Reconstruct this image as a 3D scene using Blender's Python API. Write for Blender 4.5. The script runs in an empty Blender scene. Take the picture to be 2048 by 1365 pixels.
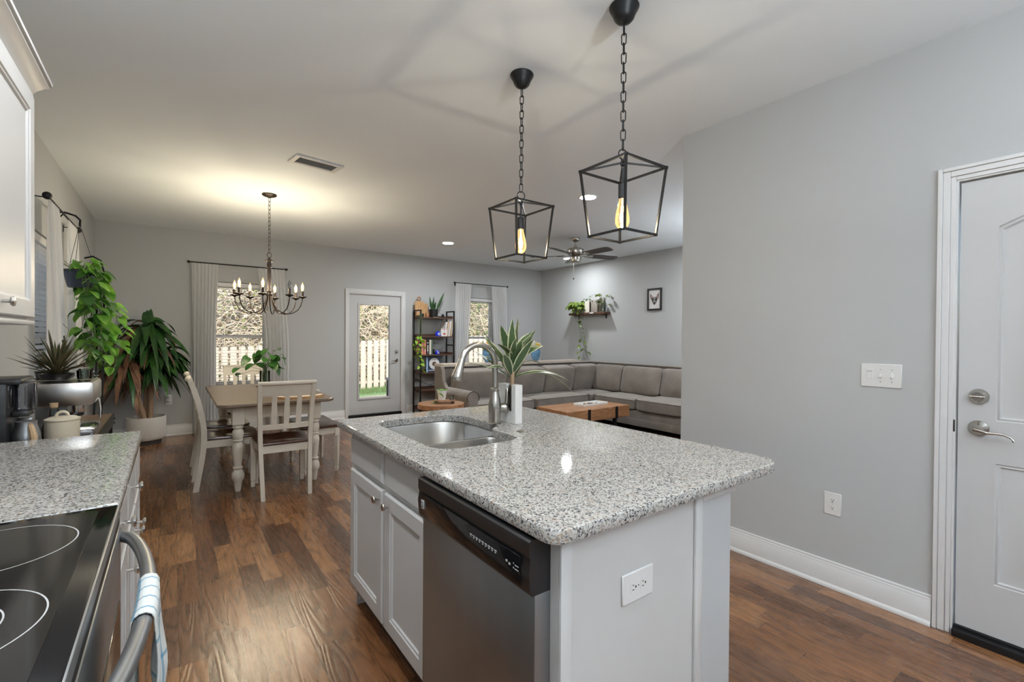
import bpy, bmesh, math, random
from mathutils import Vector, Matrix, noise as mnoise
random.seed(7)
PI = math.pi
SC = bpy.context.scene
COL = SC.collection

# ------------------------------------------------------------------ camera
cam_d = bpy.data.cameras.new('camera'); cam = bpy.data.objects.new('camera', cam_d); COL.objects.link(cam)
SC.camera = cam
F_PX, YAW, PITCH, ROLL, EYE = 934.0, 0.6282, -0.0088, 0.0070, 1.3364
cam_d.sensor_width = 36.0; cam_d.sensor_fit = 'HORIZONTAL'; cam_d.lens = F_PX / 2048 * 36
cam_d.clip_start = 0.02; cam_d.clip_end = 200
_fw = Vector((math.sin(YAW) * math.cos(PITCH), math.cos(YAW) * math.cos(PITCH), math.sin(PITCH)))
_r = Vector((math.cos(YAW), -math.sin(YAW), 0)); _u = _r.cross(_fw)
_r2 = _r * math.cos(ROLL) + _u * math.sin(ROLL); _u2 = _u * math.cos(ROLL) - _r * math.sin(ROLL)
_m = Matrix((_r2, _u2, -_fw)).transposed().to_4x4(); _m.translation = (0, 0, EYE)
cam.matrix_world = _m

# ------------------------------------------------------------------ colour management
SC.view_settings.view_transform = 'Standard'
SC.view_settings.look = 'None'
SC.view_settings.gamma = 1.0
SC.view_settings.use_curve_mapping = False
SC.view_settings.exposure = 0.36
try:
    SC.cycles.max_bounces = 10; SC.cycles.diffuse_bounces = 6; SC.cycles.glossy_bounces = 4
    SC.cycles.transparent_max_bounces = 16; SC.cycles.transmission_bounces = 8
    SC.cycles.sample_clamp_indirect = 6.0; SC.cycles.caustics_reflective = False; SC.cycles.caustics_refractive = False
except Exception:
    pass

# ------------------------------------------------------------------ sky and sun
W = bpy.data.worlds.new('world'); SC.world = W; W.use_nodes = True
wn = W.node_tree.nodes; wl = W.node_tree.links
bgn = wn['Background']
sky = wn.new('ShaderNodeTexSky'); sky.sky_type = 'NISHITA'; sky.sun_disc = False
sky.sun_elevation = math.radians(42); sky.sun_rotation = math.radians(200); sky.air_density = 1.0; sky.dust_density = 2.0
wl.new(sky.outputs[0], bgn.inputs[0]); bgn.inputs[1].default_value = 0.85
sun_d = bpy.data.lights.new('sun', 'SUN'); sun = bpy.data.objects.new('sun', sun_d); COL.objects.link(sun)
sun_d.energy = 2.9; sun_d.color = (1.0, 0.93, 0.82); sun_d.angle = math.radians(0.6)
sun.location = (0, -3, 12)
sun.rotation_euler = Vector((-0.50, 0.80, -0.95)).to_track_quat('-Z', 'Y').to_euler()
P_DOWN, P_KITCHEN, P_PEND, P_CHAND, P_UP = 25.0, 8.0, 5.5, 11.5, 140.0       # watts of one lamp of each kind

# ------------------------------------------------------------------ materials
MATS = {}
class NT:
    def __init__(s, name):
        s.m = bpy.data.materials.new(name); s.m.use_nodes = True
        s.t = s.m.node_tree; s.n = s.t.nodes; s.l = s.t.links
        s.p = s.n['Principled BSDF']; s.out = s.n['Material Output']
        MATS[name] = s.m
    def add(s, typ, ins=None, **kw):
        n = s.n.new(typ)
        for k, v in kw.items(): setattr(n, k, v)
        for k, v in (ins or {}).items(): s.put(n.inputs[k], v)
        return n
    def put(s, sock, v):
        if isinstance(v, bpy.types.Node): v = v.outputs[0]
        if isinstance(v, bpy.types.NodeSocket): s.l.new(v, sock)
        else: sock.default_value = v
    def math(s, op, a, b=0.0, c=0.0):
        n = s.n.new('ShaderNodeMath'); n.operation = op
        s.put(n.inputs[0], a); s.put(n.inputs[1], b); s.put(n.inputs[2], c)
        return n.outputs[0]
    def ramp(s, fac, stops, interp='LINEAR'):
        n = s.n.new('ShaderNodeValToRGB'); n.color_ramp.interpolation = interp
        e = n.color_ramp.elements
        while len(e) < len(stops): e.new(0.5)
        for i, (p, c) in enumerate(stops):
            e[i].position = p; e[i].color = (*c, 1) if len(c) == 3 else c
        s.put(n.inputs[0], fac); return n.outputs[0]
    def mix(s, fac, a, b, blend='MIX'):
        n = s.n.new('ShaderNodeMix'); n.data_type = 'RGBA'; n.blend_type = blend
        s.put(n.inputs[0], fac)
        for i, v in ((6, a), (7, b)):
            s.put(n.inputs[i], (*v, 1) if isinstance(v, tuple) and len(v) == 3 else v)
        return n.outputs[2]
    def coord(s, kind='Object', scale=None):
        c = s.n.new('ShaderNodeTexCoord').outputs[kind]
        if scale is None: return c
        m = s.n.new('ShaderNodeMapping'); s.l.new(c, m.inputs[0]); m.inputs['Scale'].default_value = scale
        return m.outputs[0]
    def noise(s, vec, scale, detail=3.0, rough=0.5, dist=0.0):
        return s.add('ShaderNodeTexNoise', {'Vector': vec, 'Scale': scale, 'Detail': detail, 'Roughness': rough, 'Distortion': dist})
    def bump(s, h, strength=0.2, dist=0.01):
        b = s.add('ShaderNodeBump', {'Height': h, 'Strength': strength, 'Distance': dist})
        s.l.new(b.outputs[0], s.p.inputs['Normal']); return b
    def set(s, color=None, rough=None, metal=None, **kw):
        if color is not None: s.put(s.p.inputs['Base Color'], (*color, 1) if isinstance(color, tuple) and len(color) == 3 else color)
        if rough is not None: s.put(s.p.inputs['Roughness'], rough)
        if metal is not None: s.put(s.p.inputs['Metallic'], metal)
        for k, v in kw.items(): s.put(s.p.inputs[k.replace('_', ' ')], v)
        return s.m

def plain(name, color, rough=0.5, metal=0.0, var=0.06, nscale=9.0, bump=0.0, bscale=200.0, **kw):
    t = NT(name); v = t.coord()
    n = t.noise(v, nscale, 3)
    c1 = tuple(min(1, c * (1 - var)) for c in color); c2 = tuple(min(1, c * (1 + var)) for c in color)
    t.set(t.mix(n.outputs[0], c1, c2), rough, metal, **kw)
    if bump: t.bump(t.noise(v, bscale, 2).outputs[0], bump, 0.002)
    return t.m

def wood(name, c1, c2, rough=0.4, scale=(3, 30, 30), bump=0.05, ring=14):
    t = NT(name); v = t.coord(scale=scale)
    n = t.noise(v, 1.2, 4, 0.6, 0.6)
    r = t.math('FRACT', t.math('MULTIPLY', n.outputs[0], ring))
    f = t.noise(t.coord(scale=tuple(a * 5 for a in scale)), 3, 2).outputs[0]
    k = t.math('ADD', t.math('MULTIPLY', r, 0.6), t.math('MULTIPLY', f, 0.5))
    t.set(t.mix(k, c1, c2), rough); t.bump(k, bump, 0.002)
    return t.m

M_WALL = plain('wall_paint', (0.455, 0.462, 0.464), 0.85, var=0.015, nscale=2, bump=0.06, bscale=350)
M_CEIL = plain('ceiling_paint', (0.83, 0.885, 0.93), 0.9, var=0.01, nscale=2, bump=0.04, bscale=300)
M_TRIM = plain('white_trim_paint', (0.66, 0.66, 0.66), 0.38, var=0.01)
M_DOORW = plain('white_door_paint', (0.53, 0.53, 0.53), 0.42, var=0.01)
M_CAB = plain('white_cabinet_paint', (0.56, 0.555, 0.545), 0.4, var=0.012)
M_PLASTIC = plain('white_plastic', (0.72, 0.72, 0.71), 0.32, var=0.01)
M_SLOT = plain('dark_slot', (0.03, 0.03, 0.03), 0.6)
M_BLACKM = plain('matte_black_metal', (0.012, 0.012, 0.013), 0.42, 0.4)
M_BRONZE = plain('dark_bronze', (0.035, 0.026, 0.022), 0.38, 0.7)
M_BLACKP = plain('black_plastic', (0.012, 0.012, 0.013), 0.38)
M_GLOSSB = plain('gloss_black', (0.006, 0.006, 0.007), 0.09)
M_CREAM = plain('cream_distressed_paint', (0.60, 0.545, 0.455), 0.42, var=0.10, nscale=14)
M_SOIL = plain('potting_soil', (0.03, 0.02, 0.012), 0.95, bump=0.6, bscale=90)
M_TERRA = plain('cream_ceramic', (0.56, 0.49, 0.37), 0.35)
M_WHITEC = plain('white_ceramic', (0.75, 0.74, 0.72), 0.3)
M_PAPER = plain('paper_white', (0.75, 0.73, 0.68), 0.7)
M_COPPER = plain('copper_tone', (0.55, 0.30, 0.16), 0.3, 0.8)
M_TAN = plain('tan_handle', (0.48, 0.33, 0.19), 0.4)
M_MIRRORB = plain('blue_glass', (0.01, 0.03, 0.55), 0.12)
M_DARKW = wood('dark_walnut_stain', (0.030, 0.011, 0.007), (0.075, 0.028, 0.016), 0.16, (2, 26, 26), 0.02)
M_TABLEW = wood('table_top_wood', (0.10, 0.068, 0.046), (0.22, 0.16, 0.115), 0.30, (26, 2, 26), 0.02)
M_ACACIA = wood('acacia_wood', (0.11, 0.040, 0.016), (0.50, 0.25, 0.115), 0.36, (1.6, 9, 9), 0.03, 7)
M_BOARD = wood('board_wood', (0.24, 0.105, 0.035), (0.66, 0.40, 0.18), 0.45, (18, 18, 3), 0.03, 6)
M_SHELFW = wood('rustic_shelf_wood', (0.045, 0.022, 0.014), (0.13, 0.06, 0.035), 0.5, (3, 25, 25), 0.04)
M_SIDEW = wood('sideboard_wood', (0.10, 0.055, 0.035), (0.22, 0.13, 0.085), 0.35, (25, 3, 25), 0.04)
M_BARK = wood('cane_bark', (0.20, 0.12, 0.07), (0.42, 0.28, 0.18), 0.8, (14, 14, 3), 0.3)
M_FANB = wood('fan_blade_wood', (0.022, 0.012, 0.009), (0.05, 0.03, 0.022), 0.35, (6, 6, 6), 0.02)

def floor_mat():
    t = NT('floor_planks'); v = t.coord()
    sp = t.add('ShaderNodeSeparateXYZ', {0: v})
    X, Y = sp.outputs[0], sp.outputs[1]
    px = t.math('DIVIDE', t.math('ADD', X, 20.0), 0.094); row = t.math('FLOOR', px); fx = t.math('FRACT', px)
    r1 = t.add('ShaderNodeTexWhiteNoise', {'W': row}, noise_dimensions='1D').outputs[0]
    py = t.math('ADD', t.math('DIVIDE', t.math('ADD', Y, 20.0), 0.52), t.math('MULTIPLY', r1, 7.0))
    colm = t.math('FLOOR', py); fy = t.math('FRACT', py)
    idv = t.add('ShaderNodeCombineXYZ', {0: row, 1: colm})
    wn_ = t.add('ShaderNodeTexWhiteNoise', {'Vector': idv}, noise_dimensions='3D'); rv = wn_.outputs[0]
    base = t.ramp(rv, [(0.0, (0.080, 0.031, 0.013)), (0.22, (0.145, 0.057, 0.022)), (0.45, (0.205, 0.086, 0.032)), (0.62, (0.115, 0.052, 0.026)), (0.8, (0.240, 0.107, 0.042)), (1.0, (0.320, 0.155, 0.065))])
    off = t.math('MULTIPLY', rv, 60.0)
    gv = t.add('ShaderNodeCombineXYZ', {0: t.math('ADD', t.math('MULTIPLY', X, 11.0), off), 1: t.math('MULTIPLY', Y, 1.3), 2: off})
    g = t.noise(gv, 1.0, 1.0, 0.4, 0.2).outputs[0]
    rings = t.math('PINGPONG', t.math('MULTIPLY', g, 17.0), 1.0)
    fv = t.add('ShaderNodeCombineXYZ', {0: t.math('MULTIPLY', X, 130.0), 1: t.math('MULTIPLY', Y, 5.0), 2: off})
    fine = t.noise(fv, 1.0, 3, 0.6).outputs[0]
    k1 = t.ramp(rings, [(0.0, (0.56, 0.56, 0.56)), (0.38, (1.0, 1.0, 1.0)), (1.0, (1.10, 1.10, 1.10))])
    k2 = t.ramp(fine, [(0.28, (0.84, 0.84, 0.84)), (0.55, (1.03, 1.03, 1.03))])
    c = t.mix(1.0, t.mix(1.0, base, k1, 'MULTIPLY'), k2, 'MULTIPLY')
    blot = t.noise(t.coord(scale=(5, 2, 1)), 3.0, 4, 0.65).outputs[0]
    c = t.mix(t.ramp(blot, [(0.30, (0.55, 0.55, 0.55)), (0.42, (0.0, 0.0, 0.0))]), c, (0.045, 0.022, 0.012))
    ex = t.math('MINIMUM', fx, t.math('SUBTRACT', 1.0, fx)); ey = t.math('MINIMUM', fy, t.math('SUBTRACT', 1.0, fy))
    gap = t.math('MAXIMUM', t.math('LESS_THAN', ex, 0.012), t.math('LESS_THAN', ey, 0.003))
    c = t.mix(t.math('MULTIPLY', gap, 0.55), c, (0.02, 0.009, 0.005))
    t.set(c, t.math('ADD', 0.25, t.math('MULTIPLY', fine, 0.05)), 0.0, Specular_IOR_Level=0.8, Coat_Weight=0.15, Coat_Roughness=0.2)
    h = t.math('SUBTRACT', t.math('ADD', t.math('MULTIPLY', rings, 0.8), t.math('MULTIPLY', fine, 0.12)), t.math('MULTIPLY', gap, 1.5))
    t.bump(h, 0.34, 0.0018)
    return t.m
M_FLOOR = floor_mat()

def granite(name, light, warm):
    t = NT(name); v = t.coord()
    n = t.noise(v, 95, 3, 0.6)
    vv = t.add('ShaderNodeVectorMath', {0: v, 1: n.outputs['Color']}, operation='MULTIPLY_ADD')
    vv.inputs[1].default_value = (1, 1, 1)
    mul = t.add('ShaderNodeVectorMath', {0: n.outputs['Color']}, operation='SCALE'); mul.inputs['Scale'].default_value = 0.010
    ad = t.add('ShaderNodeVectorMath', {0: v, 1: mul.outputs[0]}, operation='ADD')
    vo = t.add('ShaderNodeTexVoronoi', {'Vector': ad.outputs[0], 'Scale': 250.0})
    s3 = t.add('ShaderNodeSeparateColor', {0: vo.outputs['Color']})
    big = t.noise(v, 30, 3, 0.6).outputs[0]
    k = t.math('ADD', t.math('MULTIPLY', s3.outputs[0], 0.72), t.math('MULTIPLY', big, 0.46))
    c = t.ramp(k, [(0.0, (0.015, 0.016, 0.02)), (0.27, (0.05, 0.05, 0.055)), (0.36, (0.19, 0.18, 0.17)), (0.46, (0.30, 0.29, 0.27)),
                   (0.60, light), (0.86, tuple(min(1, a * 1.18) for a in light)), (0.95, warm)])
    t.set(c, 0.05, 0.0)
    return t.m
M_GRAN = granite('speckled_granite', (0.42, 0.405, 0.38), (0.28, 0.20, 0.135))

def steel(name, color, rough, axis=(1, 1, 60), amt=0.12):
    t = NT(name); n = t.noise(t.coord(scale=axis), 4, 3, 0.6).outputs[0]
    t.set(t.mix(n, tuple(c * 0.88 for c in color), tuple(min(1, c * 1.1) for c in color)), t.math('ADD', rough, t.math('MULTIPLY', n, amt)), 1.0)
    return t.m
M_STEEL = steel('brushed_steel', (0.36, 0.375, 0.39), 0.32, (3, 3, 0.5))
M_SINK = steel('sink_steel', (0.62, 0.60, 0.57), 0.24, (2, 30, 2))
M_NICKEL = steel('brushed_nickel', (0.48, 0.45, 0.41), 0.22, (4, 4, 4), 0.05)
M_CHROME = steel('polished_chrome', (0.78, 0.76, 0.73), 0.08, (4, 4, 4), 0.03)

def fabric(name, a, b, scale=420, bumpv=0.35):
    t = NT(name)
    w1 = t.noise(t.coord(scale=(1, 1, 0.25)), scale, 2, 0.7).outputs[0]
    w2 = t.noise(t.coord(), 5, 3).outputs[0]
    k = t.math('ADD', t.math('MULTIPLY', w1, 0.75), t.math('MULTIPLY', w2, 0.3))
    t.set(t.ramp(k, [(0.32, a), (0.72, b)]), 0.92); t.bump(w1, bumpv, 0.002)
    t.put(t.p.inputs['Sheen Weight'], 0.25)
    return t.m
M_SOFA = fabric('taupe_tweed', (0.095, 0.079, 0.066), (0.29, 0.25, 0.215))
M_PIPE = plain('dark_piping', (0.035, 0.03, 0.026), 0.8)
M_RUG = fabric('dark_rug', (0.006, 0.006, 0.009), (0.03, 0.03, 0.035), 120)

def leafmat(name, c1, c2, vein=None, rough=0.35, trans=0.3, nscale=7, stripe=None):
    t = NT(name); n = t.noise(t.coord(), nscale, 3, 0.6).outputs[0]
    col = t.mix(t.ramp(n, [(0.3, (0, 0, 0)), (0.7, (1, 1, 1))]), c1, c2)
    if stripe:
        uv = t.n.new('ShaderNodeUVMap'); sp = t.add('ShaderNodeSeparateXYZ', {0: uv.outputs[0]})
        e = t.math('ABSOLUTE', t.math('SUBTRACT', sp.outputs[0], 0.5))
        col = t.mix(t.math('GREATER_THAN', e, stripe[0]), col, stripe[1])
    t.set(col, rough)
    tr = t.add('ShaderNodeBsdfTranslucent', {'Color': col}); mx = t.add('ShaderNodeMixShader', {0: trans})
    t.l.new(t.p.outputs[0], mx.inputs[1]); t.l.new(tr.outputs[0], mx.inputs[2]); t.l.new(mx.outputs[0], t.out.inputs[0])
    return t.m
M_LEAF_D = leafmat('dark_green_leaf', (0.010, 0.045, 0.016), (0.045, 0.13, 0.025), rough=0.25, trans=0.15)
M_LEAF_DRY = leafmat('dry_brown_leaf', (0.075, 0.032, 0.020), (0.30, 0.155, 0.085), rough=0.6, trans=0.15)
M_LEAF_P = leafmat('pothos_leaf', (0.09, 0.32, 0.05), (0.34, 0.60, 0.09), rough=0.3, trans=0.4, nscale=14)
M_LEAF_PD = leafmat('pothos_leaf_shade', (0.015, 0.075, 0.018), (0.07, 0.20, 0.03), rough=0.3, trans=0.25, nscale=14)  # darker green than the other pothos leaf
M_LEAF_Y = leafmat('variegated_leaf', (0.035, 0.11, 0.015), (0.28, 0.34, 0.06), rough=0.35, trans=0.3, nscale=22)
M_LEAF_L = leafmat('lime_leaf', (0.20, 0.48, 0.03), (0.45, 0.70, 0.08), rough=0.4, trans=0.5, nscale=14)
M_LEAF_S = leafmat('striped_leaf', (0.045, 0.085, 0.035), (0.08, 0.13, 0.05), rough=0.35, trans=0.15, stripe=(0.36, (0.62, 0.62, 0.40)))
M_LEAF_G = leafmat('olive_spike_leaf', (0.035, 0.055, 0.025), (0.13, 0.12, 0.05), rough=0.4, trans=0.1, stripe=(0.38, (0.20, 0.12, 0.06)))
M_STEM = plain('green_stem', (0.10, 0.16, 0.05), 0.6)
M_TWIG = plain('brown_twig', (0.10, 0.07, 0.045), 0.8)

def glass(name, tint=(1, 1, 1), f0=0.06, gl_rough=0.02):
    t = NT(name); tr = t.add('ShaderNodeBsdfTransparent', {'Color': (*tint, 1)})
    g = t.add('ShaderNodeBsdfGlossy', {'Roughness': gl_rough}); fr = t.add('ShaderNodeFresnel', {'IOR': 1.45})
    mx = t.add('ShaderNodeMixShader', {0: fr}); t.l.new(tr.outputs[0], mx.inputs[1]); t.l.new(g.outputs[0], mx.inputs[2])
    t.l.new(mx.outputs[0], t.out.inputs[0]); return t.m
M_GLASS = glass('clear_glass', (0.97, 0.985, 0.98))
M_AMBER = glass('amber_bulb_glass', (1.0, 0.86, 0.62))
def lit_glass():
    t = NT('lit_amber_bulb_glass'); tr = t.add('ShaderNodeBsdfTransparent', {'Color': (1.0, 0.86, 0.62, 1)}); g = t.add('ShaderNodeBsdfGlossy', {'Roughness': .03}); lw = t.add('ShaderNodeLayerWeight', {'Blend': 0.35})
    mx = t.add('ShaderNodeMixShader', {0: lw.outputs[0]}); t.l.new(tr.outputs[0], mx.inputs[1]); t.l.new(g.outputs[0], mx.inputs[2])
    e = t.add('ShaderNodeEmission', {'Color': (1.0, 0.66, 0.30, 1), 'Strength': 0.28}); ad = t.add('ShaderNodeAddShader'); t.l.new(mx.outputs[0], ad.inputs[0]); t.l.new(e.outputs[0], ad.inputs[1]); t.l.new(ad.outputs[0], t.out.inputs[0]); return t.m
M_LITGLASS = lit_glass()
M_WATERG = glass('water_glass', (0.80, 0.84, 0.82))
M_TANKG = glass('ribbed_tank_plastic', (0.62, 0.64, 0.70), gl_rough=0.15)

def curtain_mat():
    t = NT('sheer_curtain'); n = t.noise(t.coord(), 300, 2).outputs[0]
    c = t.mix(n, (0.80, 0.80, 0.80), (0.90, 0.90, 0.90))
    d = t.add('ShaderNodeBsdfDiffuse', {'Color': c}); tl = t.add('ShaderNodeBsdfTranslucent', {'Color': c}); tp = t.add('ShaderNodeBsdfTransparent')
    m1 = t.add('ShaderNodeMixShader', {0: 0.45}); t.l.new(d.outputs[0], m1.inputs[1]); t.l.new(tl.outputs[0], m1.inputs[2])
    m2 = t.add('ShaderNodeMixShader', {0: 0.10}); t.l.new(m1.outputs[0], m2.inputs[1]); t.l.new(tp.outputs[0], m2.inputs[2])
    t.l.new(m2.outputs[0], t.out.inputs[0]); return t.m
M_CURT = curtain_mat()
M_BLIND = leafmat('blind_slat', (0.84, 0.84, 0.84), (0.88, 0.88, 0.88), rough=0.4, trans=0.5)

def emit(name, color, strength):
    t = NT(name); e = t.add('ShaderNodeEmission', {'Color': (*color, 1), 'Strength': strength}); t.l.new(e.outputs[0], t.out.inputs[0]); return t.m
M_FILA = emit('glowing_filament', (1.0, 0.62, 0.22), 22.0)
M_FLAME = emit('lit_candle_bulb', (1.0, 0.66, 0.30), 14.0)

def gridcloth():
    t = NT('checked_towel'); sp = t.add('ShaderNodeSeparateXYZ', {0: t.coord('UV')})
    def line(s, n, w): return t.math('LESS_THAN', t.math('ABSOLUTE', t.math('SUBTRACT', t.math('FRACT', t.math('MULTIPLY', s, n)), 0.5)), w)
    k = t.math('MULTIPLY', t.math('ADD', line(sp.outputs[0], 4.0, 0.07), line(sp.outputs[1], 8.0, 0.045)), 0.75)
    fz = t.noise(t.coord(), 500, 2).outputs[0]
    t.set(t.mix(t.math('MINIMUM', k, 1.0), (0.62, 0.64, 0.62), (0.09, 0.25, 0.38)), 0.95); t.bump(fz, 0.5, 0.002); return t.m
M_TOWEL = gridcloth()

def wavepot():
    t = NT('white_wave_textured_pot'); sp = t.add('ShaderNodeSeparateXYZ', {0: t.coord()})
    a = t.math('ARCTAN2', sp.outputs[1], sp.outputs[0])
    w = t.math('SINE', t.math('MULTIPLY', a, 9.0)); z = t.math('ADD', t.math('MULTIPLY', sp.outputs[2], 75.0), t.math('MULTIPLY', w, 2.3))
    r = t.math('SINE', t.math('MULTIPLY', z, 6.28 * 0.9))
    t.set(t.mix(t.math('MULTIPLY_ADD', r, 0.5, 0.5), (0.58, 0.56, 0.54), (0.74, 0.72, 0.70)), 0.55); t.bump(r, 0.5, 0.004); return t.m
M_POTW = wavepot()
M_BLUEV = plain('blue_glazed_vase', (0.10, 0.22, 0.36), 0.2, var=0.7, nscale=26)
M_NAIL = plain('nailhead_metal', (0.03, 0.025, 0.02), 0.3, 0.8)
M_CUSHW = plain('distress_white_wood', (0.62, 0.61, 0.585), 0.6)
M_PLANTW = wood('white_washed_wood', (0.60, 0.59, 0.57), (0.74, 0.73, 0.71), 0.55, (12, 12, 2), 0.03)

# ------------------------------------------------------------------ mesh builder
class MB:
    def __init__(s): s.v = []; s.f = []; s.sm = []; s.uv = {}
    def add(s, verts, faces, smooth=False, uvs=None):
        o = len(s.v); s.v += [tuple(p) for p in verts]
        for f in faces:
            if uvs: s.uv[len(s.f)] = [uvs[i] for i in f]
            s.f.append(tuple(i + o for i in f)); s.sm.append(smooth)
        return s
    def box(s, x0, x1, y0, y1, z0, z1, b=0.0, seg=2):
        if x0 > x1: x0, x1 = x1, x0
        if y0 > y1: y0, y1 = y1, y0
        if z0 > z1: z0, z1 = z1, z0
        b = min(b, (x1 - x0) * .49, (y1 - y0) * .49, (z1 - z0) * .49)
        bm = bmesh.new(); bmesh.ops.create_cube(bm, size=1.0)
        for v in bm.verts: v.co = ((x0 + x1) / 2 + v.co.x * (x1 - x0), (y0 + y1) / 2 + v.co.y * (y1 - y0), (z0 + z1) / 2 + v.co.z * (z1 - z0))
        if b > 0: bmesh.ops.bevel(bm, geom=bm.edges[:], offset=b, segments=seg, affect='EDGES', profile=0.5)
        s.frombm(bm, b > 0); return s
    def frombm(s, bm, smooth=False):
        bm.verts.index_update(); s.add([v.co[:] for v in bm.verts], [[v.index for v in f.verts] for f in bm.faces], smooth); bm.free()
    def tube(s, pts, r, n=8, closed=False, caps=True, smooth=True):
        pts = [Vector(p) for p in pts]; m = len(pts)
        rs = r if isinstance(r, (list, tuple)) else [r] * m
        tang = []
        for i in range(m):
            a = pts[(i - 1) % m] if (closed or i > 0) else pts[i]; b = pts[(i + 1) % m] if (closed or i < m - 1) else pts[i]
            d = (b - a); tang.append(d.normalized() if d.length > 1e-9 else Vector((0, 0, 1)))
        up = Vector((0, 0, 1)) if abs(tang[0].z) < 0.9 else Vector((1, 0, 0))
        nx = tang[0].cross(up).normalized(); V = []
        for i in range(m):
            nx = (nx - tang[i] * nx.dot(tang[i])).normalized(); ny = tang[i].cross(nx)
            for k in range(n):
                a = 2 * PI * k / n; V.append(pts[i] + (nx * math.cos(a) + ny * math.sin(a)) * rs[i])
        F = []
        for i in range(m if closed else m - 1):
            j = (i + 1) % m
            for k in range(n): F.append((i * n + k, i * n + (k + 1) % n, j * n + (k + 1) % n, j * n + k))
        if caps and not closed: F.append(tuple(range(n))[::-1]); F.append(tuple((m - 1) * n + k for k in range(n)))
        return s.add(V, F, smooth)
    def bar(s, a, b, w, h=None):
        """square bar from a to b"""
        h = h or w; a, b = Vector(a), Vector(b); d = (b - a).normalized()
        up = Vector((0, 0, 1)) if abs(d.z) < 0.95 else Vector((0, 1, 0)); x = d.cross(up).normalized(); y = x.cross(d)
        V = [p + x * (w / 2 * i) + y * (h / 2 * j) for p in (a, b) for i, j in ((-1, -1), (1, -1), (1, 1), (-1, 1))]
        return s.add(V, [(0, 1, 2, 3)[::-1], (4, 5, 6, 7), (0, 1, 5, 4), (1, 2, 6, 5), (2, 3, 7, 6), (3, 0, 4, 7)])
    def lathe(s, prof, c=(0, 0, 0), n=24, axis='Z', smooth=True, sx=1.0, sy=1.0):
        V = []; F = []
        for r, z in prof:
            for k in range(n):
                a = 2 * PI * k / n; x, y = r * math.cos(a) * sx, r * math.sin(a) * sy
                p = (x, y, z) if axis == 'Z' else (z, x, y) if axis == 'X' else (x, z, y)
                V.append((c[0] + p[0], c[1] + p[1], c[2] + p[2]))
        for i in range(len(prof) - 1):
            for k in range(n): F.append((i * n + k, i * n + (k + 1) % n, (i + 1) * n + (k + 1) % n, (i + 1) * n + k))
        if prof[0][0] > 1e-5: F.append(tuple(range(n))[::-1])
        if prof[-1][0] > 1e-5: F.append(tuple((len(prof) - 1) * n + k for k in range(n)))
        return s.add(V, F, smooth)
    def ball(s, c, rx, ry=None, rz=None, n=16, m=10):
        ry = ry or rx; rz = rz or rx; V = []; F = []
        for i in range(m + 1):
            t = PI * i / m
            for k in range(n):
                a = 2 * PI * k / n; V.append((c[0] + rx * math.sin(t) * math.cos(a), c[1] + ry * math.sin(t) * math.sin(a), c[2] - rz * math.cos(t)))
        for i in range(m):
            for k in range(n): F.append((i * n + k, i * n + (k + 1) % n, (i + 1) * n + (k + 1) % n, (i + 1) * n + k))
        return s.add(V, F, True)
    def prism(s, poly, a0, a1, axis='Z', smooth=False):
        n = len(poly)
        def p(u, v, a): return (u, v, a) if axis == 'Z' else (a, u, v) if axis == 'X' else (u, a, v)
        V = [p(u, v, a0) for u, v in poly] + [p(u, v, a1) for u, v in poly]
        return s.add(V, [tuple(range(n))[::-1], tuple(range(n, 2 * n))] + [(i, (i + 1) % n, n + (i + 1) % n, n + i) for i in range(n)], smooth)
    def grid(s, fn, nu, nv, smooth=True, uv=True):
        V = [fn(i / nu, j / nv) for j in range(nv + 1) for i in range(nu + 1)]
        U = [(i / nu, j / nv) for j in range(nv + 1) for i in range(nu + 1)]
        F = [(j * (nu + 1) + i, j * (nu + 1) + i + 1, (j + 1) * (nu + 1) + i + 1, (j + 1) * (nu + 1) + i) for j in range(nv) for i in range(nu)]
        return s.add(V, F, smooth, U if uv else None)
    def fill(s, loops, z, flip=False):
        """fill between coplanar loops (first is the outer one)"""
        bm = bmesh.new(); es = []
        for lp in loops:
            vs = [bm.verts.new((x, y, z)) for x, y in lp]
            es += [bm.edges.new((vs[i], vs[(i + 1) % len(vs)])) for i in range(len(vs))]
        bmesh.ops.triangle_fill(bm, use_beauty=True, use_dissolve=False, edges=es, normal=(0, 0, -1 if flip else 1))
        s.frombm(bm); return s
    def loft(s, rings, smooth=True, cap0=False, cap1=False):
        n = len(rings[0]); V = [p for r in rings for p in r]; F = []
        for i in range(len(rings) - 1):
            for k in range(n): F.append((i * n + k, i * n + (k + 1) % n, (i + 1) * n + (k + 1) % n, (i + 1) * n + k))
        if cap0: F.append(tuple(range(n))[::-1])
        if cap1: F.append(tuple((len(rings) - 1) * n + k for k in range(n)))
        return s.add(V, F, smooth)
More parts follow.
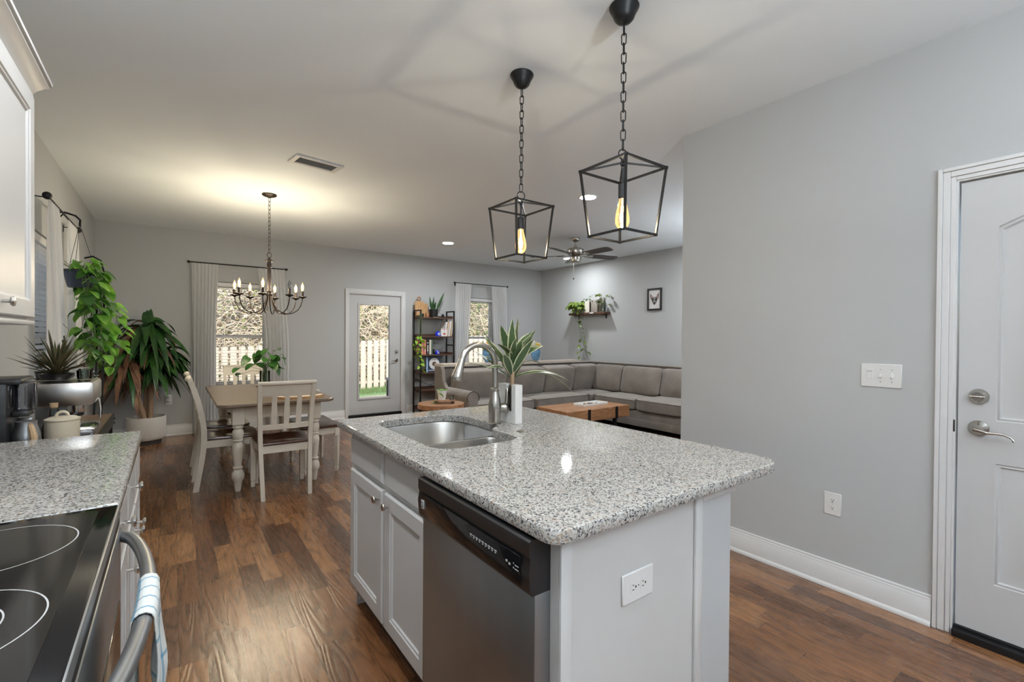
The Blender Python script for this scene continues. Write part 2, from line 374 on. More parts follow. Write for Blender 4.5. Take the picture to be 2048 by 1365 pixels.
    def leaf(s, base, d, L, Wd, droop=0.3, kind='lance', n=6, up=(0, 0, 1), fold=0.15, clamp=None, curl=0.0):
        b = Vector(base); d = Vector(d).normalized(); up = Vector(up)
        side = d.cross(up)
        if side.length < 1e-3: side = Vector((1, 0, 0))
        side.normalize(); V = []; U = []
        if curl: side = (side * math.cos(curl) + d.cross(side) * math.sin(curl)).normalized()
        for i in range(n + 1):
            t = i / n
            c = b + d * (t * L) + Vector((0, 0, -droop * L * t * t))
            if kind == 'heart': w = Wd * 1.12 * (math.sin(PI * min(1, (t * 0.90 + 0.10) ** 0.8)) ** 0.55) * (1 - 0.25 * t)
            elif kind == 'strap': w = Wd * min(1, 0.55 + t * 1.5) * (1 - t ** 3) ** 0.8
            else: w = Wd * math.sin(PI * (t * 0.94 + 0.05)) ** 0.8
            w = max(w, 0.0004); tn = (d + Vector((0, 0, -2 * droop * t))).normalized(); nn = side.cross(tn)
            for k, q in enumerate((-1, 0, 1)):
                p = c + side * (q * w / 2) + nn * (abs(q) * w * fold)
                if clamp: p = Vector((max(clamp[0], min(clamp[1], p.x)), max(clamp[2], min(clamp[3], p.y)), max(clamp[4], p.z)))
                V.append(p); U.append((k / 2, t))
        F = [(i * 3 + k, i * 3 + k + 1, i * 3 + k + 4, i * 3 + k + 3) for i in range(n) for k in (0, 1)]
        return s.add(V, F, True, U)
    def build(s, name, mat, parent=None):
        me = bpy.data.meshes.new(name); me.from_pydata(s.v, [], s.f); me.update()
        me.polygons.foreach_set('use_smooth', s.sm)
        if s.uv:
            L = me.uv_layers.new(name='uv')
            for pi, us in s.uv.items():
                for li, u in zip(me.polygons[pi].loop_indices, us): L.data[li].uv = u
        bm = bmesh.new(); bm.from_mesh(me); bmesh.ops.recalc_face_normals(bm, faces=bm.faces[:]); bm.to_mesh(me); bm.free()
        try: me.set_sharp_from_angle(angle=math.radians(38))
        except Exception: pass
        for m_ in (mat if isinstance(mat, (list, tuple)) else [mat]): me.materials.append(m_)
        o = bpy.data.objects.new(name, me); COL.objects.link(o)
        if parent is not None: o.parent = parent
        return o

def tag(o, label=None, cat=None, group=None, kind=None):
    for k, v in (('label', label), ('category', cat), ('group', group), ('kind', kind)):
        if v: o[k] = v
    return o
def thing(name, label, cat, loc=(0, 0, 0), rz=0.0, group=None, kind=None):
    o = bpy.data.objects.new(name, None); COL.objects.link(o); o.empty_display_size = 0.05
    o.location = loc; o.rotation_euler = (0, 0, rz)
    return tag(o, label, cat, group, kind)
def struct_root(name):
    o = bpy.data.objects.new(name, None); COL.objects.link(o); o['kind'] = 'structure'; return o
def struct(name, mb, mat, parent=None):
    o = mb.build(name, mat, parent)
    if parent is None: o['kind'] = 'structure'
    return o
def solo(name, mb, mat, label, cat, loc=(0, 0, 0), rz=0.0, group=None, kind=None):
    o = mb.build(name, mat); o.location = loc; o.rotation_euler = (0, 0, rz)
    return tag(o, label, cat, group, kind)
KIDS = {}
def copy_tree(o, parent=None):
    c = o.copy(); COL.objects.link(c); c.parent = parent
    for ch in list(o.children): copy_tree(ch, c)
    return c
def dup(o, loc, rz, label, group=None):
    c = copy_tree(o); c.location = loc; c.rotation_euler = (0, 0, rz); c['label'] = label
    if group: c['group'] = group
    return c
def point_light(name, loc, watts, color, radius, parent=None):
    d = bpy.data.lights.new(name, 'POINT'); d.energy = watts; d.color = color; d.shadow_soft_size = radius
    o = bpy.data.objects.new(name, d); COL.objects.link(o); o.location = loc
    if parent is not None: o.parent = parent
    return o
def arc(c, r, a0, a1, n, plane='XZ', k=1.0):
    out = []
    for i in range(n + 1):
        a = a0 + (a1 - a0) * i / n; u, v = r * math.cos(a), r * math.sin(a) * k
        out.append((c[0] + u, c[1], c[2] + v) if plane == 'XZ' else (c[0], c[1] + u, c[2] + v) if plane == 'YZ' else (c[0] + u, c[1] + v, c[2]))
    return out
def rrect(x0, x1, y0, y1, r, n=6, ins=0.0):
    x0 += ins; y0 += ins; x1 -= ins; y1 -= ins; r = max(r - ins, 0.001); out = []
    for cx, cy, a in ((x1 - r, y1 - r, 0), (x0 + r, y1 - r, PI / 2), (x0 + r, y0 + r, PI), (x1 - r, y0 + r, 1.5 * PI)):
        for i in range(n + 1):
            t = a + PI / 2 * i / n; out.append((cx + r * math.cos(t), cy + r * math.sin(t)))
    return out
def roundpoly(pts, r, n=5):
    out = []; m = len(pts)
    for i in range(m):
        p = Vector(pts[i]); a = (Vector(pts[i - 1]) - p); b = (Vector(pts[(i + 1) % m]) - p)
        rr = min(r if not isinstance(r, (list, tuple)) else r[i], a.length * .45, b.length * .45)
        a.normalize(); b.normalize(); s0 = p + a * rr; s1 = p + b * rr
        for k in range(n + 1):
            t = k / n; q = s0 * (1 - t) ** 2 + p * 2 * t * (1 - t) + s1 * t * t; out.append((q.x, q.y))
    return out
def ringed(loop, z): return [(x, y, z) for x, y in loop]
#SECTION_END_LIB
def wb(mb, name, mat, parent, label=None):
    """a part modelled in room coordinates under a parent placed (unrotated) in the room"""
    off = Vector((0, 0, 0)); p = parent
    while p is not None: off += p.location; p = p.parent
    mb.v = [(x - off.x, y - off.y, z - off.z) for x, y, z in mb.v]
    o = mb.build(name, mat, parent)
    if label: o['label'] = label
    return o
def solo_w(name, mb, mat, label, cat, group=None, kind=None):
    xs, ys, zs = zip(*mb.v); c = ((min(xs) + max(xs)) / 2, (min(ys) + max(ys)) / 2, min(zs))
    mb.v = [(x - c[0], y - c[1], z - c[2]) for x, y, z in mb.v]
    return solo(name, mb, mat, label, cat, c, 0, group, kind)

# ================================================================== THE ROOM
XL, XR, XP, YB, YP, YF, H = -0.77, 6.305, 2.875, 7.638, 1.942, -2.4, 2.74
def wall(name, axis, at, thick, u0, u1, holes, z1=H):
    """axis 'X': plane of constant x, u runs along y; holes = (u0, u1, z0, z1)"""
    mb = MB(); us = sorted({u0, u1} | {h[0] for h in holes} | {h[1] for h in holes}); zs = sorted({0.0, z1} | {h[2] for h in holes} | {h[3] for h in holes})
    for a, b in zip(us, us[1:]):
        for c, d in zip(zs, zs[1:]):
            if any(h[0] <= a and b <= h[1] and h[2] <= c and d <= h[3] for h in holes): continue
            if axis == 'X': mb.box(at, at + thick, a, b, c, d)
            else: mb.box(a, b, at, at + thick, c, d)
    return struct(name, mb, M_WALL)
W1 = (0.42, 1.14, 0.60, 2.075); W2 = (4.44, 5.13, 0.60, 2.075); WL = (4.55, 5.50, 0.60, 2.06)
D1 = (2.285, 3.20, 0.0, 2.04)
wall('wall_back', 'Y', YB, 0.15, XL - 0.15, XR + 0.15, [W1, W2, D1])
wall('wall_left', 'X', XL, -0.15, YF - 0.15, YB, [WL])
wall('wall_right', 'X', XR, 0.15, YP - 0.12, YB, [])
D2 = (-0.40, 0.54, 0.0, 2.065)
wall('wall_kitchen', 'X', XP, 0.12, YF - 0.12, YP, [D2])
wall('wall_partition', 'Y', YP - 0.12, 0.12, XP + 0.12, XR, [])
wall('wall_front', 'Y', YF, -0.12, XL, XP, [])
struct('floor', MB().box(XL - 0.15, XR + 0.15, YF - 0.15, YB + 0.15, -0.12, 0.0), M_FLOOR)
struct('ceiling', MB().box(XL - 0.6, XR + 0.6, YF - 0.6, YB + 0.5, H, H + 0.12), M_CEIL)

def baseboard(name, axis, at, sgn, u0, u1):
    prof = [(0, 0), (0.026, 0), (0.026, 0.012), (0.020, 0.020), (0.016, 0.022), (0.016, 0.112), (0.013, 0.116), (0.013, 0.124), (0.009, 0.127), (0.009, 0.137), (0.0, 0.141)]
    V = []; n = len(prof)
    for u in (u0, u1):
        for d, z in prof: V.append((at + sgn * d, u, z) if axis == 'X' else (u, at + sgn * d, z))
    F = [(i, (i + 1) % n, n + (i + 1) % n, n + i) for i in range(n)] + [tuple(range(n)), tuple(range(n, 2 * n))[::-1]]
    return struct(name, MB().add(V, F), M_TRIM)
baseboard('baseboard_back', 'Y', YB - 0.001, -1, XL + 0.03, 2.235)
baseboard('baseboard_back_right', 'Y', YB - 0.001, -1, 3.29, XR - 0.03)
baseboard('baseboard_left', 'X', XL + 0.001, 1, 2.66, YB - 0.03)
baseboard('baseboard_right', 'X', XR - 0.001, -1, YP + 0.03, YB - 0.03)
baseboard('baseboard_kitchen', 'X', XP - 0.001, -1, 0.60, YP - 0.01)
baseboard('baseboard_partition', 'Y', YP + 0.001, 1, XP + 0.12, XR - 0.03)

def casing(name, axis, at, sgn, u0, u1, ztop, wd, parent, z0=0.0):
    """door casing with a stepped profile: two legs and a head"""
    mb = MB()
    for (a, b, d) in ((0.0, 0.30, 0.011), (0.30, 0.72, 0.016), (0.72, 1.0, 0.022)):
        lo, hi = a * wd, b * wd
        segs = [(u0 - hi, u0 - lo, z0, ztop + hi), (u1 + lo, u1 + hi, z0, ztop + hi), (u0 - lo, u1 + lo, ztop + lo, ztop + hi)]
        for (p, q, r, s_) in segs:
            if axis == 'X': mb.box(at, at + sgn * d, p, q, r, s_, 0.002, 1)
            else: mb.box(p, q, at, at + sgn * d, r, s_, 0.002, 1)
    return wb(mb, name, M_TRIM, parent)

# ---- glazed back door
d1 = struct_root('door_1'); d1.location = (2.74, YB, 0)
casing('door_casing', 'Y', YB - 0.001, -1, 2.30, 3.19, 2.035, 0.062, d1)
mb = MB().box(2.287, 2.302, YB - 0.005, YB + 0.145, 0.0, 2.035).box(3.184, 3.198, YB - 0.005, YB + 0.145, 0.0, 2.035).box(2.302, 3.184, YB - 0.005, YB + 0.145, 2.022, 2.038)
wb(mb, 'door_jamb', M_TRIM, d1)
mb = MB(); ys = (YB + 0.030, YB + 0.072)
for a, b, c, d in ((2.306, 2.475, 0.045, 2.018), (2.985, 3.180, 0.045, 2.018), (2.475, 2.985, 0.045, 0.31), (2.475, 2.985, 1.85, 2.018)): mb.box(a, b, ys[0], ys[1], c, d)
wb(mb, 'door_slab', M_DOORW, d1)
mb = MB()
for a, b, c, d in ((2.445, 2.475, 0.28, 1.88), (2.985, 3.015, 0.28, 1.88), (2.475, 2.985, 0.28, 0.31), (2.475, 2.985, 1.85, 1.88)): mb.box(a, b, YB + 0.018, YB + 0.032, c, d, 0.004, 1)
wb(mb, 'lite_frame', M_DOORW, d1)
wb(MB().box(2.475, 2.985, YB + 0.048, YB + 0.052, 0.31, 1.85), 'glass_pane', M_GLASS, d1)
wb(MB().box(2.287, 3.198, YB - 0.02, YB + 0.14, 0.0, 0.045, 0.006), 'threshold', M_BLACKM, d1)
wb(MB().lathe([(0.0, -0.022), (0.022, -0.022), (0.028, -0.014), (0.030, 0.0), (0.030, 0.001)], (3.112, YB + 0.030, 1.068), 20, 'Y').box(3.106, 3.118, YB - 0.01, YB + 0.01, 1.05, 1.086, 0.003), 'deadbolt', M_NICKEL, d1)
mb = MB().lathe([(0.0, -0.03), (0.012, -0.03), (0.014, -0.012), (0.030, -0.006), (0.032, 0.001)], (3.112, YB + 0.030, 0.922), 20, 'Y')
mb.tube([(3.112, YB - 0.005, 0.922), (3.08, YB - 0.012, 0.925), (3.04, YB - 0.012, 0.92), (3.005, YB - 0.010, 0.905)], [0.010, 0.008, 0.007, 0.006])
wb(mb, 'lever_handle', M_NICKEL, d1)

# ---- kitchen door (arched two-panel)
d2 = struct_root('door_2'); d2.location = (XP, 0.07, 0)
casing('door_casing', 'X', XP + 0.001, -1, -0.395, 0.535, 2.058, 0.062, d2)
wb(MB().box(XP - 0.004, XP + 0.115, 0.528, 0.545, 0.0, 2.062).box(XP - 0.004, XP + 0.115, -0.405, -0.392, 0.0, 2.062).box(XP - 0.004, XP + 0.115, -0.392, 0.528, 2.052, 2.068), 'door_jamb', M_TRIM, d2)
YA, YZ = -0.385, 0.522; xf = XP + 0.012            # slab face
def arch_poly(y0, y1, z0, z1, rise, n=12, ins=0.0):
    y0 += ins; y1 -= ins; z0 += ins; z1 -= ins
    pts = [(y0, z0), (y1, z0)]
    for i in range(n + 1):
        t = i / n; pts.append((y1 + (y0 - y1) * t, z1 + rise * math.sin(PI * t)))
    return pts
bm = MB(); P1 = (-0.265, 0.402, 0.985, 1.83, 0.10); P2 = (-0.265, 0.402, 0.27, 0.80, 0.0)
outer = [(YA, 0.045), (YZ, 0.045), (YZ, 2.045), (YA, 2.045)]
tmp = MB().fill([outer, arch_poly(*P1), arch_poly(*P2)], 0.0)
bm.add([(xf, x, y) for x, y, z in tmp.v], tmp.f)
bm.box(xf + 0.012, xf + 0.045, YA, YZ, 0.045, 2.045)
bm.add([(xf, *p) for p in outer] + [(xf + 0.012, *p) for p in outer], [(i, (i + 1) % 4, 4 + (i + 1) % 4, 4 + i) for i in range(4)])
wb(bm, 'door_slab', M_DOORW, d2)
for P in (P1, P2):
    rings = []
    for ins, dx in ((0, 0), (0.004, 0.006), (0.012, 0.003), (0.018, 0.010), (0.030, 0.011), (0.075, 0.002)):
        rings.append([(xf + dx, a, b) for a, b in arch_poly(*P, ins=ins)])
    wb(MB().loft(rings, smooth=False, cap1=True), 'door_panel', M_DOORW, d2)
wb(MB().box(XP - 0.03, XP + 0.10, -0.392, 0.528, 0.0, 0.032, 0.004).box(XP + 0.0, XP + 0.05, -0.39, 0.525, 0.032, 0.043), 'threshold', M_BLACKM, d2)
wb(MB().lathe([(0.0, -0.026), (0.020, -0.026), (0.027, -0.018), (0.033, -0.006), (0.034, 0.001)], (xf, 0.455, 1.087), 28, 'X').box(xf - 0.036, xf - 0.02, 0.428, 0.482, 1.084, 1.091, 0.003), 'deadbolt', M_NICKEL, d2)
mb = MB().lathe([(0.0, -0.044), (0.010, -0.044), (0.014, -0.030), (0.018, -0.020), (0.026, -0.014), (0.031, -0.008), (0.0345, -0.005), (0.035, 0.001)], (xf, 0.455, 0.946), 28, 'X')
mb.tube([(xf - 0.045, 0.462, 0.944), (xf - 0.052, 0.445, 0.943), (xf - 0.055, 0.42, 0.936), (xf - 0.055, 0.395, 0.938), (xf - 0.055, 0.37, 0.937), (xf - 0.054, 0.35, 0.928), (xf - 0.054, 0.34, 0.915), (xf - 0.054, 0.345, 0.911)], [0.010, 0.010, 0.007, 0.0055, 0.005, 0.0045, 0.0045, 0.003], 10)
wb(mb, 'lever_handle', M_NICKEL, d2)
wb(MB().box(XP - 0.006, XP + 0.010, 0.529, 0.546, 0.92, 0.975, 0.002), 'strike_plate', M_BRONZE, d2)

# ---- windows
def window(n, axis, at, sgn, u0, u1, z0, z1, depth=0.15):
    r = struct_root('window_%d' % n); r.location = (at, (u0 + u1) / 2, z0) if axis == 'X' else ((u0 + u1) / 2, at, z0)
    def bx(mb, a, b, d0, d1, c, d, bv=0.0):
        d0, d1 = at + sgn * d0, at + sgn * d1
        return mb.box(d0, d1, a, b, c, d, bv, 1) if axis == 'X' else mb.box(a, b, d0, d1, c, d, bv, 1)
    mb = MB(); e = 0.004
    for a, b, c, d in ((u0, u0 + 0.035, z0, z1), (u1 - 0.035, u1, z0, z1), (u0 + 0.035, u1 - 0.035, z0, z0 + 0.035), (u0 + 0.035, u1 - 0.035, z1 - 0.035, z1)): bx(mb, a + (e if a == u0 else 0), b - (e if b == u1 else 0), 0.075, depth - .01, c + (e if c == z0 else 0), d - (e if d == z1 else 0))
    wb(mb, 'window_frame', M_TRIM, r)
    zm = z0 + (z1 - z0) * 0.485
    for nm, (c, d), (p, q) in (('lower_sash', (z0 + 0.035, zm + 0.02), (0.080, 0.105)), ('upper_sash', (zm - 0.02, z1 - 0.035), (0.108, 0.132))):
        mb = MB()
        for a, b, cc, dd in ((u0 + 0.035, u0 + 0.07, c, d), (u1 - 0.07, u1 - 0.035, c, d), (u0 + 0.07, u1 - 0.07, c, c + 0.04), (u0 + 0.07, u1 - 0.07, d - 0.04, d)): bx(mb, a, b, p, q, cc, dd)
        s_ = wb(mb, nm, M_TRIM, r)
        wb(bx(MB(), u0 + 0.07, u1 - 0.07, (p + q) / 2 - .002, (p + q) / 2 + .002, c + 0.04, d - 0.04), 'glass_pane', M_GLASS, s_)
    wb(bx(MB(), u0 - 0.03, u1 + 0.03, -0.03, 0.0, z0 - 0.02, z0 - 0.001, 0.003), 'window_sill', M_TRIM, r)
    return r
window(1, 'Y', YB, 1, *W1); window(2, 'Y', YB, 1, *W2); window(3, 'X', XL, -1, *WL)

def blind(axis, at, sgn, u0, u1, z0, z1, label, tilt=0.0):
    u0 += 0.012; u1 -= 0.012
    loc = (at, (u0 + u1) / 2, z0) if axis == 'X' else ((u0 + u1) / 2, at, z0)
    r = thing('window_blind', label, 'blind', loc)
    def bx(mb, a, b, d0, d1, c, d, bv=0.0):
        d0, d1 = at + sgn * d0, at + sgn * d1
        return mb.box(d0, d1, a, b, c, d, bv, 1) if axis == 'X' else mb.box(a, b, d0, d1, c, d, bv, 1)
    wb(bx(MB(), u0, u1, 0.008, 0.066, z1 - 0.065, z1 - 0.006, 0.004), 'head_rail', M_TRIM, r)
    mb = MB(); z = z1 - 0.095
    while z > z0 + 0.03:
        if tilt:
            da, db = 0.037 - .023 * math.cos(tilt), 0.037 + .023 * math.cos(tilt); za, zb_ = z + .023 * math.sin(tilt), z - .023 * math.sin(tilt)
            q = [(at + sgn * dd, u, zz) if axis == 'X' else (u, at + sgn * dd, zz) for u in (u0 + .004, u1 - .004) for dd, zz in ((da, za), (db, zb_), (db, zb_ + .0028), (da, za + .0028))]
            mb.add(q, [(0, 1, 2, 3), (7, 6, 5, 4), (0, 4, 5, 1), (1, 5, 6, 2), (2, 6, 7, 3), (3, 7, 4, 0)]); z -= 0.043; continue
        bx(mb, u0 + .004, u1 - .004, 0.014, 0.060, z, z + 0.0028); z -= 0.043
    wb(mb, 'slats', M_BLIND, r)
    wb(bx(MB(), u0 + .004, u1 - .004, 0.016, 0.058, z0 + 0.006, z0 + 0.022, 0.003), 'bottom_rail', M_TRIM, r)
    mb = MB()
    for f in (0.18, 0.5, 0.82):
        u = u0 + (u1 - u0) * f
        for dd in (0.0125, 0.0615): bx(mb, u, u + 0.002, dd - .0006, dd + .0006, z0 + 0.01, z1 - 0.06)
    wb(mb, 'cords', M_TRIM, r)
blind('Y', YB, 1, *W1, 'white slatted blind in the window behind the dining table')
blind('Y', YB, 1, *W2, 'white slatted blind in the window behind the grey sofa')
blind('X', XL, -1, *WL, 'white slatted blind in the side window behind the hanging pothos', 0.7)

# ---- curtains and rods
def curtain(axis, at, sgn, u0, u1, b0, b1, z0, z1, label, group, waves=7, flare=0.0):
    def fn(a, b):
        z = z1 + (z0 - z1) * b; k = min(1, b * 2.2); lo = u0 + (b0 - u0) * k; hi = u1 + (b1 - u1) * k
        u = lo + (hi - lo) * a; amp = 0.010 + 0.022 * min(1, b * 1.5)
        d = amp * math.sin(a * waves * 2 * PI + 1.3 * math.sin(b * 2.4)) + 0.4 * amp * math.sin(a * waves * 4.3 * PI + b)
        if b < 0.02: d *= 0.4
        return (at + sgn * d, u, z) if axis == 'X' else (u, at + sgn * d, z)
    me = MB().grid(fn, 90, 24, True, False)
    return solo_w('curtain', me, M_CURT, label, 'curtain', group)
YC = YB - 0.10; XC = XL + 0.09
curtain('Y', YC, 1, 0.20, 0.505, 0.215, 0.475, 0.008, 2.30, 'white sheer curtain beside the potted corn plant', 'white curtains')
curtain('Y', YC, 1, 0.98, 1.325, 1.07, 1.40, 0.008, 2.30, 'white sheer curtain behind the plant on the dining table', 'white curtains')
curtain('Y', YC, 1, 4.20, 4.53, 4.17, 4.47, 0.008, 2.32, 'white sheer curtain beside the metal bookcase', 'white curtains')
curtain('Y', YC, 1, 4.98, 5.33, 5.05, 5.36, 0.008, 2.32, 'white sheer curtain nearest the living room corner', 'white curtains')
curtain('X', XC, 1, 4.40, 4.78, 4.42, 4.86, 0.008, 2.255, 'white sheer curtain behind the espresso machine', 'white curtains')
curtain('X', XC, 1, 5.15, 5.58, 5.22, 5.60, 0.008, 2.255, 'white sheer curtain between hanging pothos and back corner', 'white curtains')
def rod(axis, at, u0, u1, z, wallat, label, fin=0.012):
    p = (lambda u, d=0, w=0: (at + d, u, z + w)) if axis == 'X' else (lambda u, d=0, w=0: (u, at + d, z + w))
    r = thing('curtain_rod', label, 'curtain rod', p((u0 + u1) / 2))
    wb(MB().tube([p(u0), p(u1)], 0.0075), 'rod', M_BLACKM, r)
    for u, s_ in ((u0, -1), (u1, 1)):
        mb = MB().ball(p(u + s_ * 0.01), fin); wb(mb, 'finial', M_BLACKM, r)
        q = p(u - s_ * 0.05); dd = wallat - at
        w_ = (q[0] + dd, q[1], q[2]) if axis == 'X' else (q[0], q[1] + dd, q[2])
        mb = MB().tube([q, (w_[0], w_[1], w_[2] + .002)], 0.004)
        if axis == 'X': mb.box(w_[0], w_[0] + .004, w_[1] - .012, w_[1] + .012, w_[2] - .04, w_[2] + .02)
        else: mb.box(w_[0] - .012, w_[0] + .012, w_[1] - .004, w_[1], w_[2] - .04, w_[2] + .02)
        wb(mb, 'bracket', M_BLACKM, r)
rod('Y', YC, 0.18, 1.345, 2.305, YB, 'black curtain rod over the window behind the dining table', 0.018)
rod('Y', YC, 4.18, 5.345, 2.325, YB, 'black curtain rod over the window behind the sofa', 0.018)
rod('X', XC, 4.37, 5.62, 2.26, XL, 'black curtain rod over the side window', 0.026)

# ---- ceiling fixtures
def downlight(x, y, watts, label, group=None):
    r = thing('recessed_light', label, 'ceiling light', (x, y, H - 0.008), 0, group)
    MB().lathe([(0.098, 0.008), (0.094, 0.001), (0.080, 0.0), (0.078, 0.006)], (0, 0, 0), 32).build('trim_ring', M_TRIM, r)
    strength = watts / (PI * PI * 0.076 ** 2)
    m = MATS.get('lens%g' % watts) or emit('lens%g' % watts, (0.93, 0.972, 1.0), strength)
    MB().add([(0.076 * math.cos(2 * PI * k / 24), 0.076 * math.sin(2 * PI * k / 24), 0.0035) for k in range(24)], [tuple(range(24))[::-1]]).build('lens', m, r)
downlight(3.336, 6.242, P_DOWN * 1.1, 'small lit recessed ceiling light above the bookcase')
downlight(3.352, 3.341, P_DOWN, 'lit recessed ceiling light seen behind the nearer cage pendant')
downlight(5.68, 6.144, P_DOWN * .65, 'lit recessed ceiling light beyond the ceiling fan hub')
downlight(5.65, 3.34, P_DOWN, 'recessed ceiling light over the living room wall end', 'lights outside the view')  # out of view, added to brighten the living room
for x, y in ((1.80, 0.15), (0.0, 0.35), (1.80, -1.25), (0.0, -1.25), (0.0, 2.10), (0.0, 1.20), (1.0, 0.42)):  # all unseen: some placed by cast shadows, the others added for brightness
    downlight(x, y, P_KITCHEN * (0.35 if y < -1 else 0.3 if x > 1 else 0.6 if x == 1.0 else 1.1), 'recessed ceiling light in the kitchen behind the viewer', 'kitchen recessed lights')

def uplighter(x, y, label, k=1.0):  # added lamp, out of view, standing in for light bounced off the ceiling
    r = thing('torchiere_lamp', label, 'floor lamp', (x, y, 0))
    MB().lathe([(0, 0), (.14, 0), (.14, .018), (.02, .03), (0, .03)], (0, 0, 0), 28).build('base', M_BLACKM, r)
    MB().tube([(0, 0, .02), (0, 0, 1.66)], .011, 10).build('pole', M_BLACKM, r)
    MB().lathe([(.012, 1.64), (.06, 1.665), (.13, 1.72), (.165, 1.78), (.160, 1.78), (.125, 1.727), (.055, 1.675), (.0, 1.668)], (0, 0, 0), 36).build('bowl_shade', M_BLACKM, r)
    d = bpy.data.lights.new('uplight', 'AREA'); d.shape = 'DISK'; d.size = .22; d.energy = P_UP * k; d.color = (0.88, 0.95, 1.0)
    o = bpy.data.objects.new('uplight', d); COL.objects.link(o); o.parent = r; o.location = (0, 0, 1.775); o.rotation_euler = (PI, 0, 0)
uplighter(0.55, -1.70, 'black torchiere floor lamp in the kitchen behind the viewer')
uplighter(5.30, 2.55, 'black torchiere floor lamp behind the wall end in the living room', 0.1)

r = thing('ceiling_vent', 'white slotted air vent in the ceiling before the chandelier', 'vent', (0.945, 4.03, H - 0.012), math.radians(8))
mb = MB()
for a, b, c, d in ((-.19, -.15, -.10, .10), (.15, .19, -.10, .10), (-.15, .15, .065, .10), (-.15, .15, -.10, -.065)): mb.box(a, b, c, d, 0, 0.0115, 0.003, 1)
mb.build('frame', M_TRIM, r)
mb = MB()
for k in range(7):
    y = -.056 + k * .0187; mb.add([(-.15, y - .006, .001), (.15, y - .006, .001), (.15, y + .005, .010), (-.15, y + .005, .010)], [(0, 1, 2, 3)])
mb.build('louvres', M_TRIM, r)
MB().box(-.15, .15, -.065, .065, .0108, .0116).build('duct_opening', plain('vent_shadow', (0.18, 0.18, 0.18), 0.8), r)  # dark sheet stands in for the shade inside the duct

# ================================================================== KITCHEN ISLAND
ZT = 0.914
def knob_mb(p, d, r=0.016, L=0.028):
    """small mushroom knob at p sticking out along axis letter d with sign"""
    ax, s_ = d[0], (1 if d[1] == '+' else -1)
    return MB().lathe([(0.0055, 0.0), (0.0055, s_ * L * .55), (r * .75, s_ * L * .62), (r, s_ * L * .78), (r * .85, s_ * L * .95), (0.0, s_ * L)], p, 20, ax)
def shaker(x, sgn, y0, y1, z0, z1, th=0.02, fr=0.058, panel=True, axis='X'):
    """door or drawer front facing sgn*X with its back at x"""
    mb = MB(); xo = x + sgn * th
    if not panel:
        mb.loft([[(a, p, q) for p, q in ((y0 + i, z0 + i), (y1 - i, z0 + i), (y1 - i, z1 - i), (y0 + i, z1 - i))] for a, i in ((x, 0), (x + sgn * th * .55, 0), (x + sgn * th * .75, 0.006), (xo, 0.010))], False, True, True)
        return mb
    rings = [(x, 0), (x + sgn * th * .7, 0), (xo, 0.005), (xo, fr), (xo - sgn * .004, fr + .003), (xo - sgn * .005, fr + .010), (xo - sgn * .011, fr + .014)]
    mb.loft([[(a, p, q) for p, q in ((y0 + i, z0 + i), (y1 - i, z0 + i), (y1 - i, z1 - i), (y0 + i, z1 - i))] for a, i in rings], False, True, True)
    return mb
isl = thing('island_cabinet', 'white kitchen island base with sink doors and end panel', 'cabinet', (1.0, 1.57, 0))
XB = 0.722
mb = MB().box(XB, XB + .02, 1.40, 2.335, 0.105, 0.878).box(XB - .004, XB + .02, 0.8005, 0.8285, 0.0, 0.878)
mb.box(0.80, 1.27, 1.445, 2.315, 0.105, 0.64).box(XB + .02, 1.29, 2.315, 2.335, 0.0, 0.878).box(XB + .02, 1.29, 1.425, 1.445, 0.0, 0.878).box(1.27, 1.29, 0.82, 2.335, 0.0, 0.878)
mb.box(0.79, 0.80, 1.445, 2.335, 0.0, 0.105)
wb(mb, 'carcass', M_CAB, isl)
mb = MB().box(XB + .0205, 1.287, 0.800, 0.820, 0.0, 0.879).box(XB - .004, XB + 0.03, 0.790, 0.8003, 0.0, 0.879, 0.002).box(1.252, 1.287, 0.790, 0.800, 0.0, 0.879, 0.003)
wb(mb, 'end_panel', M_CAB, isl)
for (a, b, kn) in ((1.455, 1.852, 1.806), (1.880, 2.300, 1.915)):
    d_ = wb(shaker(XB, -1, a, b, 0.135, 0.692), 'door', M_CAB, isl)
    wb(knob_mb((XB - .02, kn, 0.650), 'X-'), 'knob', M_NICKEL, d_)
    wb(shaker(XB, -1, a, b, 0.716, 0.852, panel=False), 'drawer_front', M_CAB, isl)

kw = struct('trim_1', MB().box(1.292, 1.462, 0.802, 2.335, 0.0, 0.876), M_WALL)
kw2 = struct('trim_2', MB().box(1.288, 1.475, 0.790, 2.34, 0.845, 0.8765, 0.004), M_TRIM)
baseboard('baseboard_island', 'X', 1.4625, 1, 0.803, 2.33)

ct = thing('granite_countertop', 'grey speckled granite countertop on the kitchen island', 'countertop', (1.19, 1.58, 0.88))
outer = roundpoly([(0.662, 0.752), (1.718, 0.752), (1.718, 2.412), (0.662, 2.412)], [0.05, 0.10, 0.04, 0.03], 8)
hole = roundpoly([(0.795, 1.540), (1.185, 1.540), (1.185, 1.800), (1.262, 1.815), (1.262, 2.265), (0.795, 2.265)], [0.11, 0.10, 0.04, 0.05, 0.17, 0.13], 6)
def inset(lp, d):
    out = []; n = len(lp)
    for i in range(n):
        a, b, c = Vector(lp[i - 1]), Vector(lp[i]), Vector(lp[(i + 1) % n])
        t = (c - a); t.normalize(); nrm = Vector((-t.y, t.x)); out.append((b.x + nrm.x * d, b.y + nrm.y * d))
    return out
mb = MB(); zt, zb = ZT, 0.8795
mb.fill([inset(outer, 0.005), inset(hole, -0.003)], zt)
mb.fill([inset(outer, 0.006), hole], zb, True)
mb.loft([ringed(inset(outer, 0.005), zt), ringed(inset(outer, 0.0015), zt - .002), ringed(outer, zt - .007), ringed(outer, zb + .008), ringed(inset(outer, 0.002), zb + .002), ringed(inset(outer, 0.006), zb)])
